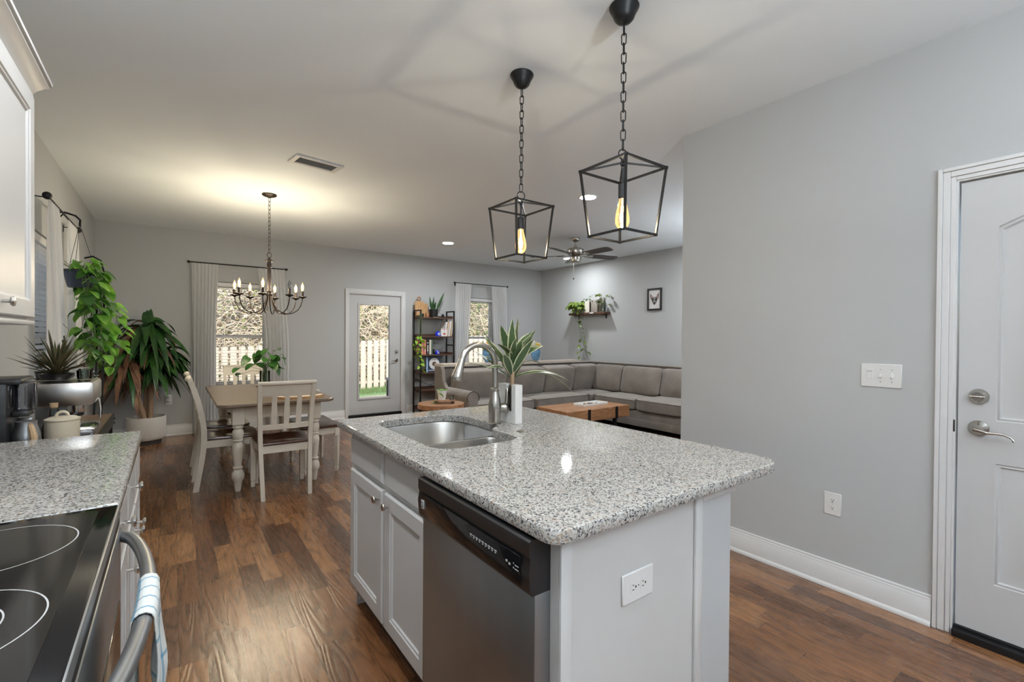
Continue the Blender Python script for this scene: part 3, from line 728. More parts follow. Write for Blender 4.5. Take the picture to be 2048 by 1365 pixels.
mb.loft([ringed(inset(hole, -0.003), zt), ringed(hole, zt - .003), ringed(hole, zb)])
wb(mb, 'granite_slab', M_GRAN, ct)

sk = thing('kitchen_sink', 'stainless double bowl sink set under the island granite', 'sink', (1.02, 1.9, 0.66))
def bowl(name, poly, rad, depth, drain):
    lp = roundpoly(poly, rad, 6); n = len(lp); zt_ = 0.874
    c = Vector((sum(p[0] for p in lp) / n, sum(p[1] for p in lp) / n))
    def sc(k): return [(c.x + (p[0] - c.x) * k, c.y + (p[1] - c.y) * k) for p in lp]
    rings = [ringed(sc(1.04), zt_ + .003), ringed(sc(1.0), zt_ + .001), ringed(sc(0.985), zt_ - .01), ringed(sc(0.965), zt_ - depth + .04), ringed(sc(0.94), zt_ - depth + .012), ringed(sc(0.86), zt_ - depth), ringed(sc(0.10), zt_ - depth - .006)]
    b = wb(MB().loft(rings, True, False, True), name, M_SINK, sk)
    wb(MB().lathe([(0.045, 0.0), (0.040, 0.003), (0.030, -0.004), (0.0, -0.004)], (c.x, c.y, zt_ - depth - .003), 24), 'drain', M_CHROME, b)
bowl('large_bowl', [(0.780, 1.812), (1.285, 1.812), (1.285, 2.282), (0.780, 2.282)], [0.07, 0.10, 0.17, 0.13], 0.20, 0)
bowl('small_bowl', [(0.780, 1.525), (1.205, 1.525), (1.205, 1.788), (0.780, 1.788)], [0.10, 0.10, 0.06, 0.06], 0.17, 0)
wb(MB().box(0.80, 1.18, 1.792, 1.808, 0.862, 0.876, 0.003), 'divider', M_SINK, sk)

fc = thing('kitchen_faucet', 'brushed nickel pull-down gooseneck faucet behind the sink', 'faucet', (1.268, 1.885, ZT))
mb = MB().lathe([(0.034, 0.0), (0.034, 0.004), (0.029, 0.008), (0.029, 0.020), (0.030, 0.05), (0.0315, 0.075), (0.030, 0.10), (0.025, 0.125), (0.0205, 0.148), (0.019, 0.158), (0.023, 0.162), (0.024, 0.168), (0.020, 0.173), (0.0155, 0.178), (0.0, 0.178)], (0, 0, 0), 28)
mb.lathe([(0.021, 0.0), (0.021, 0.022), (0.024, 0.026), (0.024, 0.040), (0.017, 0.046), (0.012, 0.052), (0.0, 0.052)], (0.018, -0.006, 0.075), 24, 'X')
mb.build('faucet_body', M_NICKEL, fc)
pts = [(0, 0, 0.17), (0, 0, 0.24), (0, 0, 0.285)] + arc((-0.094, 0, 0.290), 0.094, 0.05, PI * 0.90, 24)
MB().tube(pts, 0.0145, 16).build('spout', M_NICKEL, fc)
d = Vector((-0.31, 0, -1)).normalized(); p0 = Vector(pts[-1]); hp = [p0 + d * t for t in (0, 0.012, 0.03, 0.06, 0.085, 0.100, 0.108)]
MB().tube(hp, [0.0150, 0.0165, 0.0175, 0.022, 0.0265, 0.0255, 0.020], 20).build('spray_head', M_NICKEL, fc)
MB().tube([(0.060, -0.006, 0.075), (0.066, -0.008, 0.10), (0.066, -0.010, 0.135), (0.066, -0.012, 0.165), (0.066, -0.012, 0.172)], [0.008, 0.0095, 0.0095, 0.0080, 0.004], 14).ball((0.064, -0.007, 0.082), 0.015).build('handle', M_NICKEL, fc)
solo('hole_cover', MB().lathe([(0.026, 0.0), (0.026, 0.002), (0.020, 0.006), (0.016, 0.007), (0.012, 0.0055), (0.0, 0.0065)], (0, 0, 0), 28), M_NICKEL, 'small round metal hole cover on the island granite', 'cover', (1.262, 1.655, ZT))

# planter: white-washed wood holder with a glass tube and a striped dracaena
pl = thing('wooden_planter', 'white square wooden planter with side slot behind faucet', 'planter', (1.355, 1.877, ZT + .0005))
x0, x1, y0, y1, h = -0.021, 0.021, -0.072, 0.072, 0.188
mb = MB().box(x0, x1, y0, y0 + 0.034, 0, h, .001, 1).box(x0, x1, y1 - 0.070, y1, 0, h, .001, 1).box(x0, x1, y0 + 0.034, y1 - 0.070, 0, 0.055).box(x1 - .006, x1, y0 + 0.034, y1 - 0.070, 0.055, h)
mb.build('wooden_block', M_PLANTW, pl)
yt = (y0 + 0.034 + y1 - 0.070) / 2
MB().lathe([(0.0, 0.056), (0.010, 0.060), (0.013, 0.075), (0.013, 0.178), (0.016, 0.182)], (-0.003, yt, 0), 16).build('glass_tube', M_WATERG, pl)
dp = thing('striped_dracaena', 'green and cream striped dracaena rising above the faucet', 'plant', (1.352, 1.877 + yt, ZT + .065))
mb = MB().tube([(0, 0, 0), (0.001, 0, 0.06), (0, 0, 0.12), (0.002, 0, 0.17), (0.0, 0, 0.22)], [0.006, 0.008, 0.010, 0.011, 0.009], 10)
mb.build('stem', M_BARK, dp)
mb = MB(); rd = random.Random(4)
# right and left unit vectors of the view are only used to pick leaf bearings seen in the photo
leafs = [((0.55, 0.10, 0.9), .30, .038, .15), ((0.16, 0.06, 1.0), .33, .040, .02), ((-0.40, 0.35, 0.95), .33, .038, .05), ((-0.75, 0.30, 0.72), .26, .036, .10),
         ((-0.95, 0.25, 0.60), .28, .030, .22), ((0.9, -0.55, 0.52), .33, .028, .50), ((0.95, -0.35, 0.42), .36, .022, .62), ((0.6, 0.3, 0.75), .27, .032, .25),
         ((-0.6, -0.5, 0.75), .22, .034, .2), ((0.1, -0.6, 0.9), .24, .036, .1), ((0.35, -0.3, 0.95), .26, .038, .05), ((-0.3, 0.6, 0.85), .26, .034, .1),
         ((-0.15, -0.2, 1.0), .27, .040, .02), ((0.4, 0.5, 0.8), .25, .032, .15), ((-0.85, -0.2, 0.35), .20, .026, .3), ((0.75, 0.0, 0.5), .22, .026, .45)]
for k in range(14):
    a = k * 2.4; el = rd.uniform(.5, 1.35)
    leafs.append(((math.cos(a) * math.cos(el), math.sin(a) * math.cos(el), math.sin(el)), rd.uniform(.14, .25), rd.uniform(.036, .046), rd.uniform(.05, .3)))
for k, (dr, L, w, dd) in enumerate(leafs):
    w *= 1.2
    mb.leaf((0, 0, 0.13 + 0.0045 * k), dr, L, w, dd, 'lance', 8, fold=0.10, curl=rd.uniform(-.7, .7))
mb.build('foliage', M_LEAF_S, dp)

# ---- dishwasher
dw = thing('dishwasher', 'stainless steel dishwasher with black control panel in the island', 'dishwasher', (0.95, 1.13, 0))
Y0, Y1 = 0.829, 1.422
wb(MB().box(0.722, 1.26, Y0 + .004, Y1 - .004, 0.11, 0.866), 'tub', M_BLACKP, dw)
wb(MB().box(0.672, 0.7215, Y0, Y1, 0.115, 0.742, 0.004), 'door', M_STEEL, dw)
wb(MB().box(0.742, 0.765, Y0, Y1, 0.0, 0.105), 'kick_plate', M_BLACKP, dw)
prof = [(0.7215, 0.742), (0.664, 0.742), (0.658, 0.752), (0.654, 0.80), (0.659, 0.828), (0.655, 0.836), (0.655, 0.868), (0.660, 0.872), (0.7215, 0.872)]
cp = wb(MB().prism([(x, z) for x, z in prof], Y0, Y1, 'Y'), 'control_panel', M_BLACKP, dw)
# recessed pocket handle, glossy fascia, badge and printed legends
wb(MB().add([(0.6535, Y0 + .03, 0.757), (0.6535, Y1 - .02, 0.757), (0.6535, Y1 - .02, 0.826), (0.6535, Y0 + .03, 0.826)], [(0, 1, 2, 3)]).box(0.6525, 0.656, Y0 + .03, Y1 - .02, 0.757, 0.826, 0.002), 'glossy_fascia', M_GLOSSB, cp)
mb = MB().grid(lambda a, b: (0.6515 + .0008 * b, 1.165 + 0.075 * (a * 2 - 1), 0.828 - 0.030 * math.sin(PI * a) * b), 14, 2)
wb(mb, 'pocket_handle', M_SLOT, cp)
m_leg = plain('legend_grey', (0.42, 0.42, 0.42), 0.5); mb = MB()
for k in range(9): mb.box(0.6512, 0.6526, 1.085 - k * .0148, 1.0755 - k * .0148, 0.801, 0.8035); mb.box(0.6512, 0.6526, 1.083 - k * .0148, 1.0775 - k * .0148, 0.796, 0.7985)
wb(mb, 'printed_legends', m_leg, cp); mb = MB(); mb.box(0.6512, 0.6526, 0.917, 0.910, 0.794, 0.799).box(0.6512, 0.6526, 0.905, 0.898, 0.791, 0.796).box(0.6512, 0.6526, 0.886, 0.884, 0.800, 0.803)
mb.box(0.6512, 0.6526, 0.880, 0.866, 0.798, 0.7995).box(0.6512, 0.6526, 0.880, 0.866, 0.789, 0.7905).box(0.6512, 0.6526, 0.886, 0.884, 0.789, 0.792)
wb(mb, 'indicator_marks', m_leg, cp)
mb = MB().box(0.6512, 0.6526, 1.372, 1.391, 0.780, 0.808, 0.0005)
bd = wb(mb, 'badge', plain('badge_grey', (0.50, 0.50, 0.50), 0.4), cp)
wb(MB().box(0.6505, 0.6514, 1.376, 1.389, 0.799, 0.8015).box(0.6505, 0.6514, 1.374, 1.386, 0.793, 0.7945).box(0.6505, 0.6514, 1.376, 1.389, 0.786, 0.7885), 'badge_lines', M_SLOT, bd)

# ---- electrical plates
def plate(name, axis, at, sgn, u, z, w, h, label, horizontal=False, rockers=0, toggles=0, group=None):
    loc = (at, u, z) if axis == 'X' else (u, at, z)
    r = thing(name, label, 'outlet' if not (rockers or toggles) else 'switch', loc, 0, group)
    def bx(mb, a, b, c, d, p, q, bv=0.0):
        p, q = sgn * p, sgn * q
        return mb.box(p, q, a, b, c, d, bv, 1) if axis == 'X' else mb.box(a, b, p, q, c, d, bv, 1)
    bx(MB(), -w / 2, w / 2, -h / 2, h / 2, 0.0005, 0.006, 0.004).build('wall_plate', M_PLASTIC, r)
    if not (rockers or toggles):
        for s_ in (-1, 1):
            cu, cz = (s_ * 0.0195, 0) if horizontal else (0, s_ * 0.0195)
            mb = MB(); pts = []
            for k in range(20):
                a = 2 * PI * k / 20; x, y = 0.0172 * math.cos(a), 0.0172 * math.sin(a)
                if horizontal: x = max(-.0135, min(.0135, x))
                else: y = max(-.0135, min(.0135, y))
                pts.append((cu + x, cz + y))
            mb.prism(pts, sgn * 0.005, sgn * 0.0075, 'X' if axis == 'X' else 'Y'); so = mb.build('socket', M_PLASTIC, r)
            mb = MB()
            for p, q, ww, hh in ((-.006, .003, .0010, .0038), (.006, .003, .0010, .0030), (0, -.007, .0026, .0026)):
                if horizontal: p, q, ww, hh = q * -1, p, hh, ww
                bx(mb, cu + p - ww, cu + p + ww, cz + q - hh, cz + q + hh, 0.0065, 0.0079)
            mb.build('slots', M_SLOT, so)
        bx(MB(), -.0018, .0018, -.0018, .0018, 0.005, 0.0068, .0005).build('screw', M_NICKEL, r)
    k = 0
    for i in range(rockers):
        c = w / 2 - 0.037; k += 1
        bx(MB(), c - .0165, c + .0165, -.033, .033, 0.004, 0.0068, .001).build('rocker_frame', M_PLASTIC, r)
        bx(MB(), c - .010, c + .010, -.019, .0185, 0.006, 0.0098, .001).build('rocker', M_PLASTIC, r)
        bx(MB(), c - .0105, c + .0105, .0187, .0205, 0.006, 0.0074).build('rocker_gap', M_SLOT, r)
    for i in range(toggles):
        c = w / 2 - 0.037 - 0.046 * (k + i)
        bx(MB(), c - .005, c + .005, -.012, .012, 0.005, 0.0074, .001).build('toggle_collar', M_PLASTIC, r)
        bx(MB(), c - .0035, c + .0035, -.010, .000, 0.006, 0.019, .002).build('toggle', M_PLASTIC, r)
        mb = MB()
        for zz in (-.030, .030): bx(mb, c - .002, c + .002, zz - .002, zz + .002, 0.005, 0.0066)
        mb.build('screws', M_NICKEL, r)
    return r
plate('wall_outlet', 'Y', 0.800, -1, 0.995, 0.684, 0.125, 0.080, 'white sideways outlet on the end panel of the island', True)
plate('wall_outlet', 'X', XP, -1, 1.009, 0.450, 0.082, 0.122, 'white upright outlet low on the wall left of the kitchen door')
plate('light_switch', 'X', XP, -1, 0.805, 1.155, 0.168, 0.118, 'white triple switch plate beside the kitchen door', rockers=1, toggles=2)
plate('wall_outlet', 'Y', YB, -1, 1.81, 0.44, 0.078, 0.118, 'white outlet low on the back wall left of the glazed door')
plate('wall_outlet', 'Y', YB, -1, -0.045, 0.47, 0.078, 0.118, 'white outlet behind the big corn plant')
mb = MB().box(-.028, .028, -.045, 0, -.045, .045, .008).ball((0, -.045, .02), .022)
solo('plug_in_air_freshener', mb, M_PLASTIC, 'white plug-in night light in the outlet behind the corn plant', 'plug', (-0.045, YB - .0085, 0.50))

# ================================================================== LEFT KITCHEN RUN
bc = thing('base_cabinet', 'white base cabinet under the left granite counter', 'cabinet', (-0.45, 2.05, 0))
wb(MB().box(XL + .002, -0.135, 1.519, 2.59, 0.105, 0.878).box(XL + .002, -0.19, 1.519, 2.59, 0.0, 0.105), 'carcass', M_CAB, bc)
for a, b, kn in ((1.530, 1.905, 1.715), (1.925, 2.275, 2.10), (2.295, 2.578, 2.44)):
    d_ = wb(shaker(-0.135, 1, a, b, 0.715, 0.862, panel=False), 'drawer_front', M_CAB, bc)
    if b < 2.5: wb(knob_mb((-0.115, kn, 0.80), 'X+', 0.017, 0.032), 'knob', M_CHROME, d_)
for a, b, kn in ((1.530, 1.905, 1.87), (1.925, 2.275, 2.235), (2.295, 2.578, 2.33)):
    d_ = wb(shaker(-0.135, 1, a, b, 0.135, 0.69), 'door', M_CAB, bc)
    wb(knob_mb((-0.115, kn, 0.60), 'X+', 0.015, 0.032), 'knob', M_CHROME, d_)
c2 = thing('granite_countertop', 'grey speckled granite countertop left of the stove', 'countertop', (-0.44, 2.06, 0.88))
lo = roundpoly([(XL + .002, 1.517), (-0.108, 1.517), (-0.108, 2.612), (XL + .002, 2.612)], [0.001, 0.004, 0.006, 0.001], 3)
mb = MB().fill([inset(lo, 0.004)], ZT).fill([inset(lo, 0.004)], 0.8795, True)
mb.loft([ringed(inset(lo, 0.004), ZT), ringed(lo, ZT - .005), ringed(lo, 0.885), ringed(inset(lo, 0.004), 0.8795)])
wb(mb, 'granite_slab', M_GRAN, c2)

uc = thing('upper_cabinet', 'white wall cabinet with crown moulding at upper left', 'cabinet', (-0.6, 1.85, 1.37))
wb(MB().box(XL + .002, -0.448, 1.20, 2.535, 1.385, 2.255), 'carcass', M_CAB, uc)
for a, b, kn in ((1.895, 2.528, None), (1.215, 1.885, None)):
    d_ = wb(shaker(-0.448, 1, a, b, 1.395, 2.235, 0.02, 0.062), 'door', M_CAB, uc)
    wb(knob_mb((-0.428, 2.10 if a > 1.5 else 1.85, 1.437), 'X+', 0.016, 0.030), 'knob', M_NICKEL, d_)
prof = [(0.0, 0.0), (0.010, 0.0), (0.014, 0.012), (0.012, 0.022), (0.022, 0.040), (0.040, 0.062), (0.052, 0.070), (0.052, 0.078), (0.060, 0.082), (0.060, 0.095), (0.0, 0.095)]
V = []; n = len(prof)
for dx, z in prof: V.append((-0.448 + dx, 1.20, 2.235 + z))
for dx, z in prof: V.append((-0.448 + dx, 2.535 + dx, 2.235 + z))
for dx, z in prof: V.append((XL + .002, 2.535 + dx, 2.235 + z))
F = [(i, (i + 1) % n, n + (i + 1) % n, n + i) for i in range(n)] + [(n + i, n + (i + 1) % n, 2 * n + (i + 1) % n, 2 * n + i) for i in range(n)]
wb(MB().add(V, F), 'crown_moulding', M_CAB, uc)
wb(MB().box(XL + .002, -0.430, 1.20, 2.540, 1.368, 1.385, 0.004), 'light_rail', M_CAB, uc)

# ---- range
rg = thing('electric_range', 'black smooth-top electric range with curved metal oven handle', 'stove', (-0.44, 1.13, 0))
RY0, RY1 = 0.750, 1.508
wb(MB().box(XL + .01, -0.128, RY0 + .003, RY1 - .003, 0.06, 0.885), 'body', M_BLACKP, rg)
wb(MB().box(XL + .01, -0.105, RY0, RY1, 0.885, 0.912, 0.005), 'cooktop_frame', M_STEEL, rg)
wb(MB().box(XL + .07, -0.109, RY0 + .004, RY1 - .004, 0.905, 0.9145, 0.003), 'cooktop_border', M_GLOSSB, rg)
gl = wb(MB().prism(roundpoly([(XL + .09, RY0 + .03), (-0.142, RY0 + .03), (-0.142, RY1 - .03), (XL + .09, RY1 - .03)], 0.02, 5), 0.911, 0.9158), 'glass_top', M_GLOSSB, rg)
m_ring = plain('burner_ring_print', (0.45, 0.45, 0.45), 0.4)
for bx_, by_, rr in ((-0.285, 1.315, 0.125), (-0.290, 0.985, 0.135), (-0.290, 0.985, 0.088), (-0.60, 1.30, 0.095), (-0.60, 0.98, 0.12)):
    V = []
    for k in range(64):
        a = 2 * PI * k / 64
        for q in (rr - .0012, rr + .0012): V.append((bx_ + q * math.cos(a), by_ + q * math.sin(a), 0.9161))
    wb(MB().add(V, [(2 * k, 2 * k + 1, (2 * k + 3) % 128, (2 * k + 2) % 128) for k in range(64)]), 'burner_ring', m_ring, gl)
wb(MB().box(XL + .01, XL + .07, RY0, RY1, 0.90, 1.08, 0.01), 'backguard', M_BLACKP, rg)
od = wb(MB().box(-0.128, -0.104, RY0 + .004, RY1 - .004, 0.205, 0.862, 0.006), 'oven_door', M_STEEL, rg)
wb(MB().box(-0.106, -0.1015, RY0 + .06, RY1 - .06, 0.32, 0.70, 0.004), 'oven_window', M_GLOSSB, od)
wb(MB().box(-0.128, -0.106, RY0 + .004, RY1 - .004, 0.866, 0.884, 0.003), 'vent_strip', M_BLACKM, rg)
wb(MB().box(-0.128, -0.106, RY0 + .004, RY1 - .004, 0.065, 0.198, 0.006), 'storage_drawer', M_STEEL, rg)
hp = []
for k in range(25):
    t = k / 24; y = RY0 + .012 + (RY1 - RY0 - .024) * t; hp.append((-0.104 + 0.066 * math.sin(PI * t) ** 0.55, y, 0.838 + 0.0 * t))
wb(MB().tube(hp, 0.0135, 14), 'handle', M_STEEL, od)
# towel over the handle
def tw(a, b):
    y = 1.015 + 0.16 * a + 0.012 * math.sin(b * 3) + 0.01 * (a - .5) * b
    t = (y - RY0 - .012) / (RY1 - RY0 - .024); xh = -0.104 + 0.066 * math.sin(PI * max(0.01, min(.99, t))) ** 0.55
    rr = 0.0165; fold = 0.006 * math.sin(a * 3 * PI + 0.6) ; L1, L2 = 0.20, 0.42
    s_ = b * (L1 + PI * rr + L2)
    if s_ < L1: return (xh - rr - .2 * abs(fold), y, 0.838 - (L1 - s_))
    if s_ < L1 + PI * rr:
        q = (s_ - L1) / rr; return (xh - rr * math.cos(q), y, 0.838 + rr * math.sin(q))
    q = s_ - L1 - PI * rr; k = min(1, q / 0.15)
    return (xh + rr + fold * k * 1.6 + 0.004 * k * math.sin(q * 30 + a * 5), y + 0.018 * k * (0.5 - a) * 0.6, 0.838 - q)
mb = MB().grid(tw, 28, 70)
tv = solo_w('dish_towel', mb, M_TOWEL, 'white and blue checked towel hanging on the oven handle', 'towel')
sm_ = tv.modifiers.new('thick', 'SOLIDIFY'); sm_.thickness = 0.0025; sm_.offset = 0

# ================================================================== HANGING LAMPS
def chain(top, bot, step, lw, wire, name, mat, parent):
    """oval links, every second one turned by 90 degrees; one continuous chain"""
    n = max(2, round((top[2] - bot[2]) / step)); st = (top[2] - bot[2]) / n; mb = MB()
    for k in range(n):
        zc = top[2] - st * (k + .5); hl = st * .5 + wire * 1.3; rw = lw / 2; pts = []
        ang = (PI / 2 if k % 2 else 0) + 0.5
        for i in range(16):
            a = 2 * PI * i / 16; u = rw * math.cos(a); w = (hl - rw) * (1 if math.sin(a) >= 0 else -1) + rw * math.sin(a)
            pts.append((top[0] + u * math.cos(ang), top[1] + u * math.sin(ang), zc + w))
        mb.tube(pts, wire, 6, closed=True)
    return wb(mb, name, mat, parent)

def pendant(cx, cy, zt, zb, rt, rb, label):
    r = thing('cage_pendant', label, 'pendant light', (cx, cy, H), 0)
    wb(MB().lathe([(0.0, H), (0.060, H), (0.063, H - .006), (0.061, H - .012), (0.054, H - .024), (0.046, H - .040), (0.042, H - .052), (0.032, H - .064), (0.018, H - .072), (0.008, H - .076), (0.0, H - .080)], (cx, cy, 0), 32), 'canopy', M_BLACKM, r)
    chain((cx, cy, H - .078), (cx, cy, zt + .085), 0.040, 0.020, 0.0026, 'chain', M_BLACKM, r)
    wb(MB().tube([(cx + .021 * math.cos(a), cy - .005 * math.cos(a), zt + .064 + .021 * math.sin(a)) for a in [2 * PI * k / 20 for k in range(20)]], 0.003, 8, closed=True), 'top_ring', M_BLACKM, r)
    A = [(-2.36 + k * PI / 2) for k in range(4)]
    T = [(cx + rt * math.cos(a), cy + rt * math.sin(a), zt) for a in A]; B = [(cx + rb * math.cos(a), cy + rb * math.sin(a), zb) for a in A]
    mb = MB(); w = 0.0085; ap = (cx, cy, zt + .030)
    for k in range(4): mb.bar(T[k], T[(k + 1) % 4], w).bar(B[k], B[(k + 1) % 4], w).bar(T[k], B[k], w).bar(ap, T[k], w * .75)
    for p in T + B: mb.box(p[0] - .0055, p[0] + .0055, p[1] - .0055, p[1] + .0055, p[2] - .0055, p[2] + .0055)
    mb.lathe([(0.0, zt + .045), (0.008, zt + .043), (0.010, zt + .030), (0.010, zt + .018), (0.004, zt + .012)], (cx, cy, 0), 12)
    wb(mb, 'cage_frame', M_BLACKM, r)
    zs = zb + 0.155
    wb(MB().tube([(cx, cy, zt + .03), (cx, cy, zs + .06)], 0.0055, 10).lathe([(0.0, zs + .066), (0.016, zs + .064), (0.018, zs + .058), (0.018, zs), (0.016, zs), (0.0, zs)], (cx, cy, 0), 20), 'socket', M_BLACKM, r)
    bl = wb(MB().lathe([(0.013, zs), (0.015, zs - .008), (0.020, zs - .030), (0.027, zs - .060), (0.0305, zs - .085), (0.029, zs - .105), (0.020, zs - .122), (0.008, zs - .129), (0.0, zs - .130)], (cx, cy, 0), 24), 'bulb', M_LITGLASS, r)
    mb = MB()
    for k in range(4):
        a = k * PI / 2 + .4; mb.tube([(cx + .004 * math.cos(a), cy + .004 * math.sin(a), zs - .030), (cx + .009 * math.cos(a), cy + .009 * math.sin(a), zs - .098)], 0.0016, 6)
    mb.tube([(cx, cy, zs), (cx, cy, zs - .032)], 0.003, 6)
    wb(mb, 'filament', M_FILA, bl)
    point_light('bulb_light', (0, 0, zs - .07 - H), P_PEND, (1.0, 0.985, 0.96), 0.012, r)
pendant(1.509, 2.004, 2.030, 1.758, 0.172, 0.135, 'black open cage pendant lamp over the island, the farther of two')
pendant(1.545, 1.336, 2.050, 1.770, 0.178, 0.138, 'black open cage pendant lamp over the island, the nearer of two')

ch = thing('chandelier', 'dark candle-style chandelier over the dining table', 'chandelier', (0.778, 5.20, H))
cx, cy = 0.778, 5.20
wb(MB().lathe([(0.0, H), (0.066, H), (0.068, H - .010), (0.055, H - .020), (0.030, H - .026), (0.012, H - .036), (0.0, H - .038)], (cx, cy, 0), 32), 'canopy', M_BRONZE, ch)
chain((cx, cy, H - .034), (cx, cy, 2.155), 0.040, 0.020, 0.0023, 'chain', M_BRONZE, ch)
wb(MB().tube([(cx + .020 * math.cos(a), cy, 2.135 + .025 * math.sin(a)) for a in [2 * PI * k / 18 for k in range(18)]], 0.003, 8, closed=True), 'top_ring', M_BRONZE, ch)
wb(MB().lathe([(0.0, 2.115), (0.008, 2.112), (0.012, 2.100), (0.030, 2.088), (0.046, 2.076), (0.044, 2.072), (0.018, 2.074), (0.016, 2.055), (0.022, 2.050), (0.022, 2.015), (0.017, 2.010), (0.017, 1.775), (0.024, 1.770),
                (0.030, 1.755), (0.030, 1.735), (0.022, 1.722), (0.012, 1.708), (0.0, 1.700)], (cx, cy, 0), 28), 'column', M_BRONZE, ch)
for k in range(8):
    az = math.radians(18.5 + 45 * k); dx, dy = math.sin(az), math.cos(az); R_ = 0.305
    pts = [(0.020, 1.735), (0.030, 1.690), (0.045, 1.640), (0.075, 1.592), (0.12, 1.562), (0.17, 1.552), (0.22, 1.562), (0.262, 1.592), (0.288, 1.635), (0.30, 1.68), (R_, 1.715)]
    a_ = wb(MB().tube([(cx + dx * u, cy + dy * u, z) for u, z in pts], 0.0052, 8), 'arm', M_BRONZE, ch)
    c_ = (cx + dx * R_, cy + dy * R_, 0)
    wb(MB().lathe([(0.0, 1.706), (0.010, 1.708), (0.014, 1.714), (0.036, 1.722), (0.042, 1.729), (0.040, 1.731), (0.014, 1.722), (0.0, 1.722)], c_, 20), 'drip_cup', M_BRONZE, a_)
    wb(MB().lathe([(0.0, 1.722), (0.0125, 1.724), (0.0125, 1.786), (0.009, 1.790), (0.0, 1.790)], c_, 14), 'candle_sleeve', M_BRONZE, a_)
    lit = k != 3
    b_ = wb(MB().lathe([(0.008, 1.789), (0.014, 1.806), (0.0165, 1.822), (0.013, 1.842), (0.006, 1.862), (0.001, 1.876), (0.0, 1.878)], c_, 14), 'bulb', M_LITGLASS if lit else M_WATERG, a_, None if lit else 'unlit clear bulb')
    if lit:
        wb(MB().lathe([(0.002, 1.795), (0.006, 1.808), (0.0085, 1.822), (0.005, 1.842), (0.0, 1.855)], c_, 10), 'glow_core', M_FLAME, a_)
        point_light('candle_light', (dx * R_, dy * R_, 1.835 - H), P_CHAND, (1.0, 0.985, 0.96), 0.012, ch)

# ---- ceiling fan
fx, fy = 4.616, 4.84
fn = thing('ceiling_fan', 'brushed nickel ceiling fan with five dark blades', 'fan', (fx, fy, H))
wb(MB().lathe([(0.0, H), (0.062, H), (0.064, H - .008), (0.056, H - .030), (0.040, H - .048), (0.020, H - .056), (0.0, H - .056)], (fx, fy, 0), 28), 'canopy', M_NICKEL, fn)
wb(MB().tube([(fx, fy, H - .05), (fx, fy, 2.615)], 0.012, 12).lathe([(0.0, 2.64), (0.022, 2.638), (0.024, 2.60), (0.0, 2.60)], (fx, fy, 0), 16), 'downrod', M_NICKEL, fn)
wb(MB().lathe([(0.0, 2.602), (0.075, 2.600), (0.112, 2.588), (0.116, 2.575), (0.116, 2.525), (0.108, 2.510), (0.085, 2.500), (0.06, 2.492), (0.0, 2.492)], (fx, fy, 0), 32), 'motor_housing', M_NICKEL, fn)
wb(MB().lathe([(0.0, 2.492), (0.060, 2.490), (0.078, 2.470), (0.080, 2.425), (0.070, 2.402), (0.045, 2.392), (0.0, 2.390)], (fx, fy, 0), 28), 'switch_housing', M_NICKEL, fn)
for k in range(5):
    az = math.radians(107.6 + 72 * k); D = Vector((math.sin(az), math.cos(az), 0)); S = Vector((D.y, -D.x, 0)); O = Vector((fx, fy, 2.500))
    tilt = 0.20; outline = [(0.17, .050), (0.22, .062), (0.40, .072), (0.58, .076), (0.63, .066), (0.66, .045), (0.668, .0)]
    def pt(u, w, t): return O + D * u + S * (w * math.cos(tilt)) + Vector((0, 0, w * math.sin(tilt) + t))
    pl_ = [(u, w) for u, w in outline] + [(u, -w) for u, w in outline[:-1]][::-1]
    n = len(pl_); V = [pt(u, w, -.003) for u, w in pl_] + [pt(u, w, .003) for u, w in pl_]
    b_ = wb(MB().add(V, [tuple(range(n))[::-1], tuple(range(n, 2 * n))] + [(i, (i + 1) % n, n + (i + 1) % n, n + i) for i in range(n)]), 'blade', M_FANB, fn)
    V = [pt(u, w, t) for t in (-.009, -.004) for u, w in ((0.07, .016), (0.15, .014), (0.20, .036), (0.26, .030), (0.27, 0), (0.26, -.030), (0.20, -.036), (0.15, -.014), (0.07, -.016))]
    wb(MB().add(V, [tuple(range(9))[::-1], tuple(range(9, 18))] + [(i, (i + 1) % 9, 9 + (i + 1) % 9, 9 + i) for i in range(9)]), 'blade_arm', M_NICKEL, b_)
pc = wb(MB().tube([(fx - .05, fy - .02, 2.40), (fx - .05, fy - .02, 2.17)], 0.0012, 6), 'pull_chain', M_NICKEL, fn)
wb(MB().ball((fx - .05, fy - .02, 2.160), 0.011), 'chain_knob', M_BLACKP, pc)

